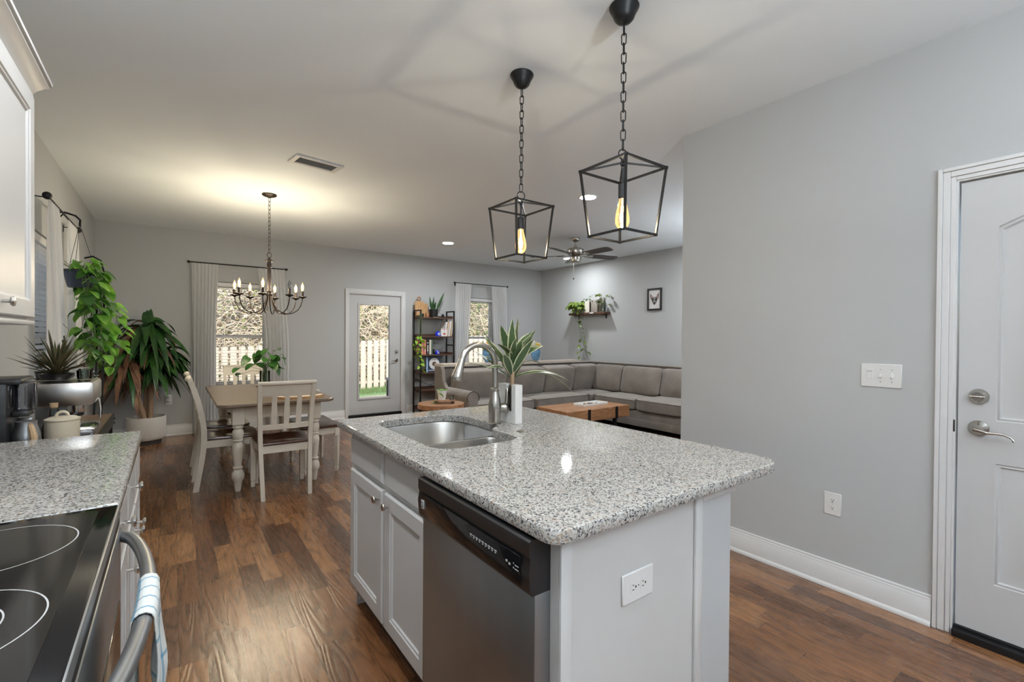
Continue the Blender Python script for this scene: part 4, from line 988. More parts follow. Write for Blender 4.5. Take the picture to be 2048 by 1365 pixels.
# ================================================================== DINING
TX0, TX1, TY0, TY1, TZ = 0.292, 1.222, 4.455, 6.275, 0.76
dt = thing('dining_table', 'farmhouse dining table with cream turned legs and brown top', 'table', ((TX0 + TX1) / 2, (TY0 + TY1) / 2, 0))
c_ = 0.055; lp = roundpoly([(TX0 + c_, TY0), (TX1 - c_, TY0), (TX1, TY0 + c_), (TX1, TY1 - c_), (TX1 - c_, TY1), (TX0 + c_, TY1), (TX0, TY1 - c_), (TX0, TY0 + c_)], 0.02, 3)
mb = MB().fill([inset(lp, .006)], TZ).fill([inset(lp, .010)], TZ - .030, True).loft([ringed(inset(lp, .006), TZ), ringed(inset(lp, .001), TZ - .004), ringed(lp, TZ - .012), ringed(lp, TZ - .022), ringed(inset(lp, .010), TZ - .030)])
wb(mb, 'table_top', M_TABLEW, dt)
legprof = [(0.0, 0.0), (0.020, 0.0), (0.024, 0.02), (0.031, 0.075), (0.033, 0.085), (0.045, 0.105), (0.049, 0.130), (0.046, 0.155), (0.034, 0.178), (0.030, 0.186), (0.037, 0.194), (0.038, 0.206), (0.030, 0.214), (0.029, 0.225),
           (0.034, 0.27), (0.041, 0.33), (0.0445, 0.375), (0.042, 0.40), (0.032, 0.415), (0.031, 0.422), (0.039, 0.430), (0.040, 0.437), (0.034, 0.443), (0.042, 0.465), (0.045, 0.49), (0.042, 0.515), (0.033, 0.530),
           (0.034, 0.536), (0.042, 0.546), (0.042, 0.556), (0.035, 0.565), (0.035, 0.575)]
for lx, ly in ((0.452, 4.60), (1.062, 4.575), (0.452, 6.09), (1.062, 6.09)):
    wb(MB().lathe(legprof, (lx, ly, 0), 24).box(lx - .047, lx + .047, ly - .047, ly + .047, 0.57, TZ - .030, .004, 1), 'leg', M_CREAM, dt)
mb = MB().box(0.499, 1.015, 4.575, 4.597, 0.615, TZ - .031).box(0.499, 1.015, 6.09, 6.112, 0.615, TZ - .031)
mb.box(0.43, 0.452, 4.647, 6.043, 0.615, TZ - .031).box(1.06, 1.082, 4.622, 6.043, 0.615, TZ - .031)
wb(mb, 'apron', M_CREAM, dt)
wb(MB().box(0.424, 0.431, 5.15, 5.60, 0.628, 0.716, .003), 'drawer', M_CREAM, dt)
wb(MB().lathe([(0.007, 0.0), (0.007, -.015), (0.016, -.024), (0.013, -.032), (0, -.033)], (0.424, 5.375, 0.672), 14, 'X'), 'drawer_knob', M_BLACKM, dt)

def make_chair(label):
    r = thing('dining_chair', label, 'chair', (0, 0, 0), 0, 'cream dining chairs with dark seats')
    sp = roundpoly([(-.19, -.215), (.19, -.215), (.222, .215), (-.222, .215)], [.02, .02, .09, .09], 6)
    def zs(x, y): return 0.452 - 0.012 * max(0, 1 - (x / .17) ** 2) * max(0, 1 - ((y + .01) / .16) ** 2)
    mb = MB().fill([inset(sp, .012)], 0.424, True).loft([ringed(inset(sp, .012), .424), ringed(sp, .432), ringed(sp, .444), ringed(inset(sp, .005), .452)])
    rg_ = []
    for k in (0, .03, .07, .11, .15, .19): rg_.append([(x * (1 - k / .20 * .97), y * (1 - k / .20 * .97), zs(x * (1 - k / .20), y * (1 - k / .20))) for x, y in inset(sp, .005)])
    mb.loft(rg_, True, False, True); mb.build('seat', M_DARKW, r)
    mb = MB().box(-.175, .175, -.206, -.188, .365, .426).box(-.185, .185, .183, .201, .365, .426)
    for s_ in (-1, 1): mb.bar((s_ * .178, -.19, .3955), (s_ * .198, .19, .3955), .018, .061)
    mb.build('apron', M_CREAM, r)
    for s_ in (-1, 1):
        mb = MB().box(s_ * .200 - .020, s_ * .200 + .020, .168, .208, .055, .424, .002, 1).box(s_ * .200 - .017, s_ * .200 + .017, .171, .205, 0, .048, .003, 1).box(s_ * .200 - .013, s_ * .200 + .013, .175, .201, .046, .056)
        mb.build('leg', M_CREAM, r)
        side = [(-.262, 0), (-.246, .10), (-.226, .22), (-.210, .34), (-.203, .44), (-.206, .54), (-.222, .66), (-.248, .78), (-.278, .88), (-.300, .942)]
        rings = []
        for y, z in side:
            x = s_ * (.176 + .028 * z); hw = .016; dp_ = .021 if z < .9 else .018
            rings.append([(x - hw, y - dp_, z), (x + hw, y - dp_, z), (x + hw, y + dp_, z), (x - hw, y + dp_, z)])
        MB().loft(rings, False, True, True).build('leg', M_CREAM, r)
    def rail(z0, z1, y0, y1, w0, w1, th, name, bow=0.018, roll=False):
        rings = []
        for i in range(13):
            t = i / 12 * 2 - 1; bw = -bow * (1 - t * t)
            rings.append([(t * w0, y0 + bw - th, z0), (t * w1, y1 + bw - th, z1), (t * w1, y1 + bw + th, z1), (t * w0, y0 + bw + th, z0)])
        mb = MB().loft(rings, False, True, True)
        if roll:
            mb.tube([(i / 12 * 2 * (w1 + .020) - (w1 + .020), y1 - .004 - bow * (1 - (i / 6 - 1) ** 2), z1 + .006) for i in range(13)], .0175, 10)
        mb.build(name, M_CREAM, r)
    rail(.842, .942, -.266, -.298, .195, .197, .009, 'top_rail', .018, True)
    rail(.560, .602, -.208, -.213, .187, .188, .009, 'lower_rail')
    for x in (-.092, 0, .092):
        rings = []; b0 = -.018 * (1 - (x / .19) ** 2)
        for y, z, hw in ((-.212, .600, .019), (-.226, .68, .022), (-.246, .77, .019), (-.268, .85, .017)):
            rings.append([(x * (1 + .1 * (z - .6)) - hw, y + b0 - .006, z), (x * (1 + .1 * (z - .6)) + hw, y + b0 - .006, z), (x * (1 + .1 * (z - .6)) + hw, y + b0 + .006, z), (x * (1 + .1 * (z - .6)) - hw, y + b0 + .006, z)])
        MB().loft(rings, False, True, True).build('slat', M_CREAM, r)
    return r
c0 = make_chair('cream slat-back dining chair with dark seat, its back toward the island')
c0.location = (0.768, 4.465, 0); c0.rotation_euler = (0, 0, math.radians(-1))
dup(c0, (0.420, 4.945, 0), math.radians(-90), 'cream dining chair on the left side of the table, nearer the island')
dup(c0, (0.420, 5.540, 0), math.radians(-90), 'cream dining chair on the left side of the table, farther from the island')
dup(c0, (0.715, 6.40, 0), math.radians(180), 'cream dining chair at the far end in front of the window')

def bench(loc, rz, label, L=0.66):
    r = thing('dining_bench', label, 'bench', loc, rz)
    MB().box(-.18, .18, -L / 2, L / 2, .436, .462, .006).build('seat', M_DARKW, r)
    mb = MB()
    for x in (-.152, .152): mb.box(x - .009, x + .009, -L / 2 + .05, L / 2 - .05, .375, .436)
    for y in (-L / 2 + .03, L / 2 - .03): mb.box(-.13, .13, y - .009, y + .009, .375, .436)
    mb.build('apron', M_CREAM, r)
    for x in (-.150, .150):
        for y in (-L / 2 + .032, L / 2 - .032):
            MB().lathe([(0.0, 0), (.014, 0), (.017, .012), (.021, .03), (.017, .048), (.0155, .055), (.021, .062), (.030, .36)], (x, y, 0), 4, smooth=False).box(x - .021, x + .021, y - .021, y + .021, .35, .436).build('leg', M_CREAM, r)
    return r
bench((1.165, 5.05, 0), 0, 'small backless bench with dark seat at the right side of the dining table')

# items on the table
vz = thing('glass_vase', 'clear glass vase of water on the dining table', 'vase', (0.835, 5.86, TZ + .008))
solo('wooden_coaster', MB().lathe([(0, 0), (.085, 0), (.087, .007), (0, .0075)], (0, 0, 0), 28), M_SHELFW, 'round dark wooden coaster under the glass vase', 'coaster', (0.835, 5.86, TZ))
MB().lathe([(0.0, .001), (.050, .001), (.053, .008), (.053, .17), (.050, .17), (.050, .012), (0.0, .010)], (0, 0, 0), 28).build('glass', M_WATERG, vz)
pv = thing('pothos_cutting', 'leafy pothos cutting standing in the glass vase on the dining table', 'plant', (0.835, 5.86, TZ + .022))
rd = random.Random(11); ms, ml = MB(), MB()
for k, (dx, dy, dz) in enumerate([(-.26, -.05, .20), (-.16, 0, .31), (-.08, .05, .34), (.02, 0, .40), (.10, -.02, .38), (.16, .03, .30), (-.02, .06, .28), (.06, -.06, .24), (-.22, .03, .13), (.12, 0, .22), (-.05, -.05, .33), (.04, .05, .36), (-.12, -.04, .24), (.15, -.03, .18), (-.02, -.06, .20), (.09, .04, .31), (.00, -.07, .30), (.07, -.06, .33), (-.07, -.05, .27), (.12, -.05, .26), (-.04, -.04, .38), (.05, -.05, .28), (.01, -.08, .24), (-.10, -.03, .30), (.17, -.02, .34)]):
    p1 = Vector((dx, dy, dz)); b = Vector((rd.uniform(-.02, .02), rd.uniform(-.02, .02), .01)); m_ = Vector((dx * .15, dy * .15, .16 + .3 * (dz - .16)))
    ms.tube([b, (b + m_) / 2, m_, (m_ + p1) / 2 + Vector((0, 0, .02)), p1], .0022, 5)
    d_ = Vector((dx * 1.5 + rd.uniform(-.2, .2), dy + rd.uniform(-.6, .1), rd.uniform(-.3, .2)))
    ml.leaf(p1, d_, rd.uniform(.09, .13), rd.uniform(.07, .095), .35, 'heart', 6, fold=.08, curl=rd.uniform(-.9, .9))
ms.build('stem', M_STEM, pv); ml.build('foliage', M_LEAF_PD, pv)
wbd = thing('round_wood_slice', 'oval live-edge wooden board on the near end of the dining table', 'board', (0.965, 4.66, TZ))
pts = [(0.20 * math.cos(a) * (1 + .03 * math.sin(5 * a)), 0.105 * math.sin(a) * (1 + .04 * math.sin(3 * a + 1))) for a in [2 * PI * k / 40 for k in range(40)]]
MB().prism(pts, .0, .018).build('board_body', M_BOARD, wbd)
MB().prism([(x * .96, y * .96) for x, y in pts], .018, .0188).build('pale_face', plain('pale_wood_face', (0.62, 0.52, 0.42), .5), wbd)
MB().tube([(-.15, .0, .020), (-.11, .01, .020), (-.08, -.005, .020), (-.04, .0, .020), (0, .008, .020), (.05, .0, .020), (.09, .012, .020), (.12, .005, .020), (.15, .015, .020)], .003, 5).build('burnt_line', M_SLOT, wbd)

# ================================================================== LIVING ROOM
sf = thing('sectional_sofa', 'taupe tweed corner sofa with nailhead trim in the living room', 'sofa', (4.9, 5.4, 0))
SX0, SX1, SY0, SY1 = 3.02, 6.20, 3.05, 6.02; FRX, FRY = 5.30, 5.17
mb = MB().box(SX0 + .05, SX1, FRY + .03, SY1, .10, .30, .02).box(FRX + .03, SX1, SY0 + .05, FRY + .04, .10, .30, .02)
mb.box(SX0 + .055, SX1 - .01, FRY + .015, FRY + .04, .085, .19, .01).box(FRX + .012, FRX + .035, SY0 + .06, FRY, .085, .19, .01)
wb(mb, 'base_frame', M_SOFA, sf)
def backrest(y0, y1, x0, x1):
    return MB().box(x0, x1, y0, y1, .12, .915, .018)
wb(MB().box(SX0, SX1, 5.88, SY1, .12, .915, .018), 'back_frame', M_SOFA, sf)
wb(MB().box(6.06, SX1, SY0 + .02, 5.885, .12, .915, .018), 'back_frame', M_SOFA, sf)
wb(MB().box(SX0 + .005, 6.05, 5.872, 5.882, .885, .888).box(6.052, 6.062, SY0 + .03, 5.87, .885, .888), 'nail_strip', M_PIPE, sf)
mb = MB(); x = SX0 + .03
while x < 6.03: mb.ball((x, 5.876, .897), .0095, n=6, m=4); x += .030
y = SY0 + .05
while y < 5.85: mb.ball((6.056, y, .897), .0075, n=6, m=4); y += .030
for k in range(14): mb.ball((SX0 + .035, 5.876, .875 - k * .03), .0075, n=6, m=4)
nh = wb(mb, 'nailheads', M_NAIL, sf); nh['kind'] = 'stuff'
# left wing and rolled arm
def arm(cx, y0, y1, name):
    mb = MB(); rings = []
    for y, s_ in ((y0, .90), (y0 + .02, 1.0), ((y0 + y1) / 2, 1.0), (y1, 1.02)):
        rg_ = []; z0 = .62 + (.05 if y > 5.4 else 0.0) * 0
        for k in range(17):
            a = -0.15 * PI + (1.30 * PI) * k / 16; rg_.append((cx + .088 * s_ * math.cos(a), y, .555 + .085 * s_ * math.sin(a)))
        rg_ += [(cx - .070, y, .12), (cx + .070, y, .12)]; rings.append(rg_)
    mb.loft(rings, True, True, True); wb(mb, name, M_SOFA, sf)
    wb(MB().tube([(cx + .086 * math.cos(-.15 * PI + 1.3 * PI * k / 20), y0 - .002, .555 + .083 * math.sin(-.15 * PI + 1.3 * PI * k / 20)) for k in range(21)], .0045, 6), 'arm_piping', M_PIPE, sf)
arm(3.075, 5.06, 5.88, 'arm_rest')
wb(MB().prism([(SY1, .60), (SY1, .915), (5.84, .915), (5.80, .86), (5.78, .72), (5.70, .64), (5.60, .62)], SX0 - .005, SX0 + .045, 'X'), 'wing', M_SOFA, sf)
def cushion(x0, x1, y0, y1, z0, z1, name, puff=.02, tilt=None, seed=0):
    """soft box: super-ellipsoid with a little sag, plus a piping line"""
    nu, nv = 18, 12; cx, cy, cz = (x0 + x1) / 2, (y0 + y1) / 2, (z0 + z1) / 2; hx, hy, hz = (x1 - x0) / 2, (y1 - y0) / 2, (z1 - z0) / 2
    bm = bmesh.new(); bmesh.ops.create_cube(bm, size=2.0); bmesh.ops.subdivide_edges(bm, edges=bm.edges[:], cuts=9, use_grid_fill=True)
    for v in bm.verts:
        x, y, z = v.co; e = 10
        nrm = (abs(x) ** e + abs(y) ** e + abs(z) ** e) ** (1 / e); x, y, z = x / nrm, y / nrm, z / nrm
        p = Vector((x * hx, y * hy, z * hz)); w = mnoise.noise(Vector((x * 2 + seed, y * 2, z * 2))) * .012
        ax = min((hx, 0), (hy, 1), (hz, 2))[1]; k = [(1 - y * y) * (1 - z * z), (1 - x * x) * (1 - z * z), (1 - x * x) * (1 - y * y)][ax]
        p[ax] += (puff * k + w * .6) * (1 if p[ax] > 0 else -1)
        if tilt: p = Matrix.Rotation(tilt[1], 3, tilt[0]) @ p
        v.co = Vector((cx, cy, cz)) + p
    mb = MB(); mb.frombm(bm, True); o = wb(mb, name, M_SOFA, sf)
    return o
def pipe_loop(x0, x1, y0, y1, z, parent):
    lp = roundpoly([(x0, y0), (x1, y0), (x1, y1), (x0, y1)], .03, 4)
    wb(MB().tube(ringed(lp, z), .0035, 5, closed=True), 'piping', M_PIPE, parent)
for a, b in ((3.17, 4.20), (4.205, 5.28)):
    c = cushion(a, b, FRY, 5.80, .30, .455, 'seat_cushion', .014, None, a); pipe_loop(a, b, FRY + .002, 5.80, .440, c)
c = cushion(5.285, 6.05, 5.16, 5.87, .30, .455, 'seat_cushion', .010, None, 7); 
c = cushion(FRX, 6.02, 4.335, 5.155, .30, .455, 'seat_cushion', .014, None, 8); pipe_loop(FRX + .002, 6.02, 4.335, 5.155, .440, c)
c = cushion(FRX - .02, 6.02, 3.56, 4.325, .305, .475, 'seat_cushion', .020, None, 9); pipe_loop(FRX - .018, 6.02, 3.56, 4.325, .458, c)
for a, b, s_ in ((3.14, 3.98, 1), (3.985, 4.72, 2), (4.73, 5.35, 3)):
    cushion(a, b, 5.60, 5.80, .45, .875, 'back_cushion', .035, ('X', .20), s_)
cushion(5.37, 5.92, 5.62, 5.80, .45, .885, 'back_cushion', .035, ('X', .16), 4)
for a, b, s_ in ((5.03, 5.62, 5), (4.28, 5.02, 6), (3.52, 4.27, 12)):
    cushion(5.80, 6.00, a, b, .45, .880, 'back_cushion', .035, ('Y', .20), s_)
for x, y in ((SX0 + .1, FRY + .1), (SX0 + .1, 5.9), (6.1, 5.9), (FRX + .1, 3.2), (6.1, 3.2), (FRX + .1, 5.2)):
    wb(MB().box(x - .03, x + .03, y - .03, y + .03, 0, .102, .004), 'leg', M_DARKW, sf)
arm2 = MB().box(FRX + .02, 6.06, SY0, SY0 + .14, .12, .60, .04); wb(arm2, 'arm_rest', M_SOFA, sf)

cs = thing('console_table', 'narrow wooden console shelf running behind the sofa back', 'table', (4.55, 6.20, 0))
wb(MB().box(3.18, 5.95, 6.06, 6.36, .895, .930, .004), 'table_top', wood('washed_console_wood', (0.42, 0.34, 0.27), (0.62, 0.53, 0.44), .3, (3, 20, 20), .02), cs)
for x in (3.24, 5.89):
    for y in (6.09, 6.33): wb(MB().box(x - .02, x + .02, y - .02, y + .02, 0, .896), 'leg', M_BLACKM, cs)

solo_w('area_rug', MB().box(3.55, 5.25, 3.35, 5.12, .001, .010, .003), M_RUG, 'dark patterned area rug under the coffee table', 'rug')
for i, (x, y, c_) in enumerate(((5.11, 3.78, (0.50, 0.28, 0.02)), (5.05, 3.62, (0.45, 0.08, 0.03)), (5.08, 3.48, (0.22, 0.03, 0.03)))):
    mm = plain('toy_colour_%s' % 'abc'[i], c_, .8)
    mb = MB().ball((0, 0, .022), .050, .032, .022, 12, 8).ball((.03, .03, .018), .022, .018, .016, 10, 6)
    solo('pet_toy', mb, mm, ['yellow', 'orange', 'dark red'][i] + ' soft toy lying on the dark rug before the sofa', 'toy', (x, y, .0105), i * .8)

cf = thing('coffee_table', 'chunky wooden block coffee table with black metal straps', 'table', (4.455, 4.5, 0))
wb(MB().box(3.89, 5.04, 4.20, 4.79, .268, .42, .004, 1), 'wooden_block', M_ACACIA, cf)
for x in (4.27, 4.78):
    mb = MB().box(x - .022, x + .022, 4.193, 4.200, .268, .421).box(x - .022, x + .022, 4.790, 4.797, .268, .421)
    mb.box(x - .022, x + .022, 4.193, 4.797, .258, .2675)
    wb(mb, 'metal_strap', M_BLACKM, cf)
for x in (4.05, 4.80):
    for y in (4.25, 4.74): wb(MB().box(x - .02, x + .02, y - .02, y + .02, .010, .268), 'leg', M_BLACKM, cf)
tr = thing('wooden_tray', 'pale rectangular tray on the coffee table', 'tray', (4.62, 4.52, .421), math.radians(4))
MB().box(-.24, .24, -.10, .10, 0, .008).build('tray_base', M_PLANTW, tr)
mb = MB()
for a, b, c_, d in ((-.24, .24, -.10, -.088), (-.24, .24, .088, .10), (-.24, -.228, -.088, .088), (.228, .24, -.088, .088)): mb.box(a, b, c_, d, .008, .028, .002, 1)
mb.build('tray_rim', M_PLANTW, tr)
rd = random.Random(3)
for k in range(9):
    ccol = M_SLOT if k % 3 else M_BOARD
    solo('domino_block', MB().box(-.022, .022, -.012, .012, 0, .012, .002, 1), ccol, 'small %s game block in the tray on the coffee table' % ('dark' if k % 3 else 'light brown'), 'game piece', (4.52 + .045 * (k % 5) + rd.uniform(-.008, .008), 4.50 + .035 * (k // 5) + rd.uniform(-.006, .006), .4295), rd.uniform(-1, 1), 'dark game blocks in the tray' if k % 3 else 'light game blocks in the tray')

et = thing('round_side_table', 'round thick wooden side table between bookcase and sofa arm', 'table', (2.46, 4.745, 0))
MB().prism([(.262 * math.cos(2 * PI * k / 18), .262 * math.sin(2 * PI * k / 18)) for k in range(18)], .53, .58).build('table_top', M_ACACIA, et)
for k in range(3):
    a = 2 * PI * k / 3 + .5; MB().tube([(.17 * math.cos(a), .17 * math.sin(a), .53), (.22 * math.cos(a), .22 * math.sin(a), 0)], .010, 8).build('leg', M_BLACKM, et)
rs = thing('small_wooden_riser', 'small wooden riser with black feet on the round side table', 'riser', (2.50, 4.74, .58), math.radians(-36))
MB().box(-.115, .115, -.06, .06, .024, .034, .003).build('riser_top', M_ACACIA, rs)
for x in (-.095, .095): MB().box(x - .012, x + .012, -.05, .05, 0, .024).build('foot', M_BLACKM, rs)
pp = thing('potted_pothos', 'small trailing plant in a cream pot on the wooden riser', 'plant', (2.478, 4.76, .6145))
MB().lathe([(0, 0), (.038, 0), (.055, .10), (.056, .108), (.050, .108), (.046, .09), (0, .09)], (0, 0, 0), 28).build('pot', M_WHITEC, pp)
MB().lathe([(0, .091), (.045, .092)], (0, 0, 0), 20).build('soil', M_SOIL, pp)
ms, ml = MB(), MB()
def vine(ms, ml, pts, step, size, rng, r=.0018, spread=1.0, clamp=None, kind='heart', lean=None):
    P = [Vector(p) for p in pts]; Q = [P[0]]
    for a, b in zip(P, P[1:]):
        n = max(1, int((b - a).length / .03))
        for i in range(1, n + 1): Q.append(a.lerp(b, i / n) + Vector((rng.uniform(-1, 1), rng.uniform(-1, 1), 0)) * .004)
    ms.tube(Q, r, 5); acc = 0; k = 0
    for a, b in zip(Q, Q[1:]):
        acc += (b - a).length
        if acc > step:
            acc = 0; k += 1; an = rng.uniform(0, 2 * PI); d = Vector((math.cos(an), math.sin(an), 0)) * spread + Vector((0, 0, rng.uniform(-.5, .35)))
            if lean: d += Vector(lean)
            tip = b + d.normalized() * size * .45; ms.tube([b, (b + tip) / 2 + Vector((0, 0, .01)), tip], r * .7, 4)
            s_ = size * rng.uniform(.7, 1.15)
            ml.leaf(tip, Vector((d.x, d.y, -0.35)), s_, s_ * .78, .5, kind, 5, fold=.08, curl=rng.uniform(-.8, .8), clamp=clamp)
rd = random.Random(5)
for k in range(5):
    a = k * 1.3; ml.leaf((.03 * math.cos(a), .03 * math.sin(a), .10), (math.cos(a), math.sin(a), .9), .06, .04, .5, 'heart', 5)
vine(ms, ml, [(-.03, -.03, .10), (-.065, -.03, .07), (-.075, -.035, .0), (-.09, -.05, -.02)], .04, .045, rd)
vine(ms, ml, [(-.09, -.05, -.02), (-.13, -.06, -.022)], .03, .045, rd)
ms.build('stem', M_STEM, pp); ml.build('foliage', M_LEAF_P, pp)
solo('glass_candle_jar', MB().lathe([(0, 0), (.022, 0), (.028, .012), (.018, .022), (.018, .028), (.028, .040), (.028, .048), (.022, .048), (.020, .030), (0, .028)], (0, 0, 0), 16), M_WATERG, 'tiny clear glass holder beside the cream pot on the riser', 'jar', (2.572, 4.70, .6145))

# ---- bookcase
BX0, BX1, BY0, BY1 = 3.385, 4.045, 7.300, 7.595
bk = thing('metal_bookcase', 'tall open bookcase with black metal frame and dark wood shelves', 'bookcase', ((BX0 + BX1) / 2, (BY0 + BY1) / 2, 0))
for x in (BX0, BX1 - .022):
    for y in (BY0, BY1 - .022): wb(MB().box(x, x + .022, y, y + .022, 0, 1.79), 'upright', M_BLACKM, bk)
SH = (.075, .40, .695, 1.005, 1.320, 1.645)
for x in (BX0, BX1 - .022):
    for z in (1.768, 1.17, .57): wb(MB().box(x, x + .022, BY0 + .022, BY1 - .022, z, z + .022), 'rung', M_BLACKM, bk)
for k, z in enumerate(SH):
    s_ = wb(MB().box(BX0 + .023, BX1 - .023, BY0 + .004, BY1 - .004, z, z + .018), 'shelf', M_SHELFW, bk)
    wb(MB().box(BX0 + .023, BX1 - .023, BY1 - .014, BY1 - .004, z + .018, z + .055).box(BX0 + .023, BX0 + .033, BY0 + .03, BY1 - .015, z + .018, z + .05).box(BX1 - .033, BX1 - .023, BY0 + .03, BY1 - .015, z + .018, z + .05), 'shelf_lip', M_SHELFW, s_)
for a, b in (((BX0 + .02, .62), (BX1 - .02, .30)), ((BX0 + .02, .30), (BX1 - .02, .62))): wb(MB().tube([(a[0], BY1 - .002, a[1]), (b[0], BY1 - .002, b[1])], .0035, 6), 'cross_brace', M_BLACKM, bk)
T = 1.664
cb = thing('cutting_board', 'pale olive-wood cutting board with ring handle atop the bookcase', 'cutting board', (3.48, 7.50, T), 0)
mb = MB(); lp = roundpoly([(-.088, 0), (.088, 0), (.088, .27), (.030, .285), (-.030, .285), (-.088, .27)], .02, 4)
def tilt_prism(lp, t0, t1, lean=.16): return [(x, t + lean * z, z) for t in (t0, t1) for x, z in lp]
n = len(lp); mb.add(tilt_prism(lp, 0, .016), [tuple(range(n))[::-1], tuple(range(n, 2 * n))] + [(i, (i + 1) % n, n + (i + 1) % n, n + i) for i in range(n)]); mb.build('board', M_BOARD, cb)
MB().tube([(.028 * math.cos(a), .008 + .16 * (.325 + .035 * math.sin(a)), .325 + .035 * math.sin(a)) for a in [2 * PI * k / 20 for k in range(20)]], .010, 8, closed=True).build('ring_handle', M_ACACIA, cb)
solo('cutting_board', MB().add(tilt_prism([(-.06, 0), (.06, 0), (.06, .25), (-.06, .25)], 0, .012), [(0, 1, 2, 3)[::-1], (4, 5, 6, 7), (0, 1, 5, 4), (1, 2, 6, 5), (2, 3, 7, 6), (3, 0, 4, 7)]), M_BOARD, 'plain cutting board tucked behind the ring-handled one', 'cutting board', (3.585, 7.53, T))
sp_ = thing('snake_plant', 'small upright plant in a black pot atop the bookcase', 'plant', (3.70, 7.44, T))
MB().lathe([(0, 0), (.068, 0), (.078, .14), (.078, .145), (.070, .145), (.068, .12), (0, .12)], (0, 0, 0), 28).build('pot', M_BLACKM, sp_)
MB().lathe([(0, .121), (.068, .122)], (0, 0, 0), 20).build('soil', M_SOIL, sp_)
ml = MB()
for d, L, w in (((-.25, 0, 1), .25, .035), ((-.12, -.1, 1), .17, .04), ((.05, .1, 1), .25, .035), ((.12, -.1, 1), .16, .04), ((-.3, .1, 1), .15, .03), ((.55, 0, 1), .34, .05), ((0, -.2, 1), .13, .045)):
    ml.leaf((d[0] * .08, d[1] * .08, .115), d, L, w, -.05 if L < .3 else -.12, 'lance', 7, up=(0, 1, .1), fold=.2)
ml.build('foliage', M_LEAF_D, sp_)
solo('pot_saucer', MB().lathe([(0, 0), (.045, 0), (.05, .008), (0, .008)], (0, 0, 0), 20), M_TERRA, 'small pale saucer at the front of the bookcase top', 'saucer', (3.69, 7.335, T))
mb = MB().lathe([(0, 0), (.032, 0), (.036, .02), (.036, .07), (.025, .08), (0, .08)], (0, 0, 0), 16); solo('copper_jar', mb, M_COPPER, 'small dark copper jar beside the black pot atop the bookcase', 'jar', (3.555, 7.39, T))
cmr = thing('security_camera', 'small black camera on the top shelf of the bookcase', 'camera', (3.84, 7.36, T))
MB().box(-.022, .022, -.018, .018, .012, .062, .010).lathe([(0, 0), (.018, 0), (.018, .010), (0, .012)], (0, 0, 0), 14).build('camera_body', M_BLACKP, cmr)
MB().tube([(0, .02, .03), (.0, .045, .02), (-.01, -.058, .0), (-.01, -.068, -.05), (0.0, -.07, -.4), (.02, -.07, -.62), (0, -.072, -.75), (-.03, -.072, -.95)], .0016, 5).build('cable', M_BLACKP, cmr)
ht = thing('trailing_pothos', 'bright trailing pothos hanging down the left side of the bookcase', 'plant', (3.44, 7.36, T))
MB().lathe([(0, 0), (.030, 0), (.038, .06), (.034, .06), (0, .05)], (0, 0, 0), 16).build('pot', M_BLACKM, ht)
ms, ml = MB(), MB(); rd = random.Random(21)
for dx, L in ((-.055, .78), (-.09, .62), (-.04, .50), (-.12, .70), (-.07, .90)):
    vine(ms, ml, [(0, -.01, .05), (dx * .7, -.07, .06), (dx, -.09, -.05), (dx * .9, -.09, -.25)], 9, .05, rd)
    vine(ms, ml, [(dx * .9, -.09, -.25), (dx * 1.0, -.09, -.33), (dx * 1.3 - .02, -.10, -.50), (dx * .9, -.09, -L)], .052, .062, rd)
ms.build('stem', M_STEM, ht); ml.build('foliage', M_LEAF_L, ht)
def book(x, y, z, w, h, d, mat, label, cat='book', tilt=0.0, lines=None, group=None, pages=True):
    r = thing('book', label, cat, (x, y, z), 0, group); 
    ct_, st_ = math.cos(tilt), math.sin(tilt)
    def rot(mb): mb.v = [(a * ct_ + c * st_, b, -a * st_ + c * ct_ + max(0.0, (w / 2) * abs(st_))) for a, b, c in mb.v]; return mb
    rot(MB().box(-w / 2, w / 2, -d / 2, -d / 2 + .004, 0, h).box(-w / 2, -w / 2 + .003, -d / 2 + .004, d / 2, 0, h).box(w / 2 - .003, w / 2, -d / 2 + .004, d / 2, 0, h)).build('cover', mat, r)
    rot(MB().box(-w / 2 + .003, w / 2 - .003, -d / 2 + .004, d / 2 - .004, .003, h - .003)).build('pages', M_PAPER, r)
    if lines:
        mb = MB()
        for (a, b) in lines[1]: mb.box(-w * .18, w * .18, -d / 2 - .0008, -d / 2 + .001, h * a, h * b)
        rot(mb).build('spine_print', lines[0], r)
    return r
m_red = plain('salmon_cover', (0.75, 0.26, 0.20), .5); m_blk = plain('black_cover', (0.02, 0.012, 0.012), .4); m_crm = plain('cream_cover', (0.62, 0.58, 0.50), .5)
m_wht = plain('white_cover', (0.70, 0.68, 0.67), .5); m_bge = plain('beige_cover', (0.55, 0.42, 0.30), .5); m_grn = plain('green_cover', (0.10, 0.16, 0.10), .5); m_rdp = plain('red_print', (0.55, 0.06, 0.03), .5)
z3 = 1.0235
book(3.437, 7.42, z3, .042, .265, .20, m_red, 'thick salmon-pink book at the left end of the third shelf', lines=(m_wht, [(.3, .38), (.6, .66)]))
book(3.484, 7.42, z3, .034, .255, .20, m_red, 'second salmon book next to the black spine', lines=(m_wht, [(.2, .5)]))
book(3.535, 7.42, z3, .050, .260, .20, m_blk, 'black book with white lettering on the third shelf', lines=(m_wht, [(.08, .12), (.20, .62), (.74, .80)]))
book(3.585, 7.42, z3, .034, .250, .19, m_crm, 'cream spined book right of the black one')
book(3.616, 7.42, z3, .018, .250, .19, m_grn, 'thin dark green book at the end of the upright row')
z2 = 1.3385
book(3.985, 7.42, z2, .030, .265, .19, m_bge, 'tan book leaning against the right post of the second shelf', tilt=.10)
book(3.945, 7.42, z2, .024, .270, .19, m_wht, 'off-white book leaning second from the right post', tilt=.14)
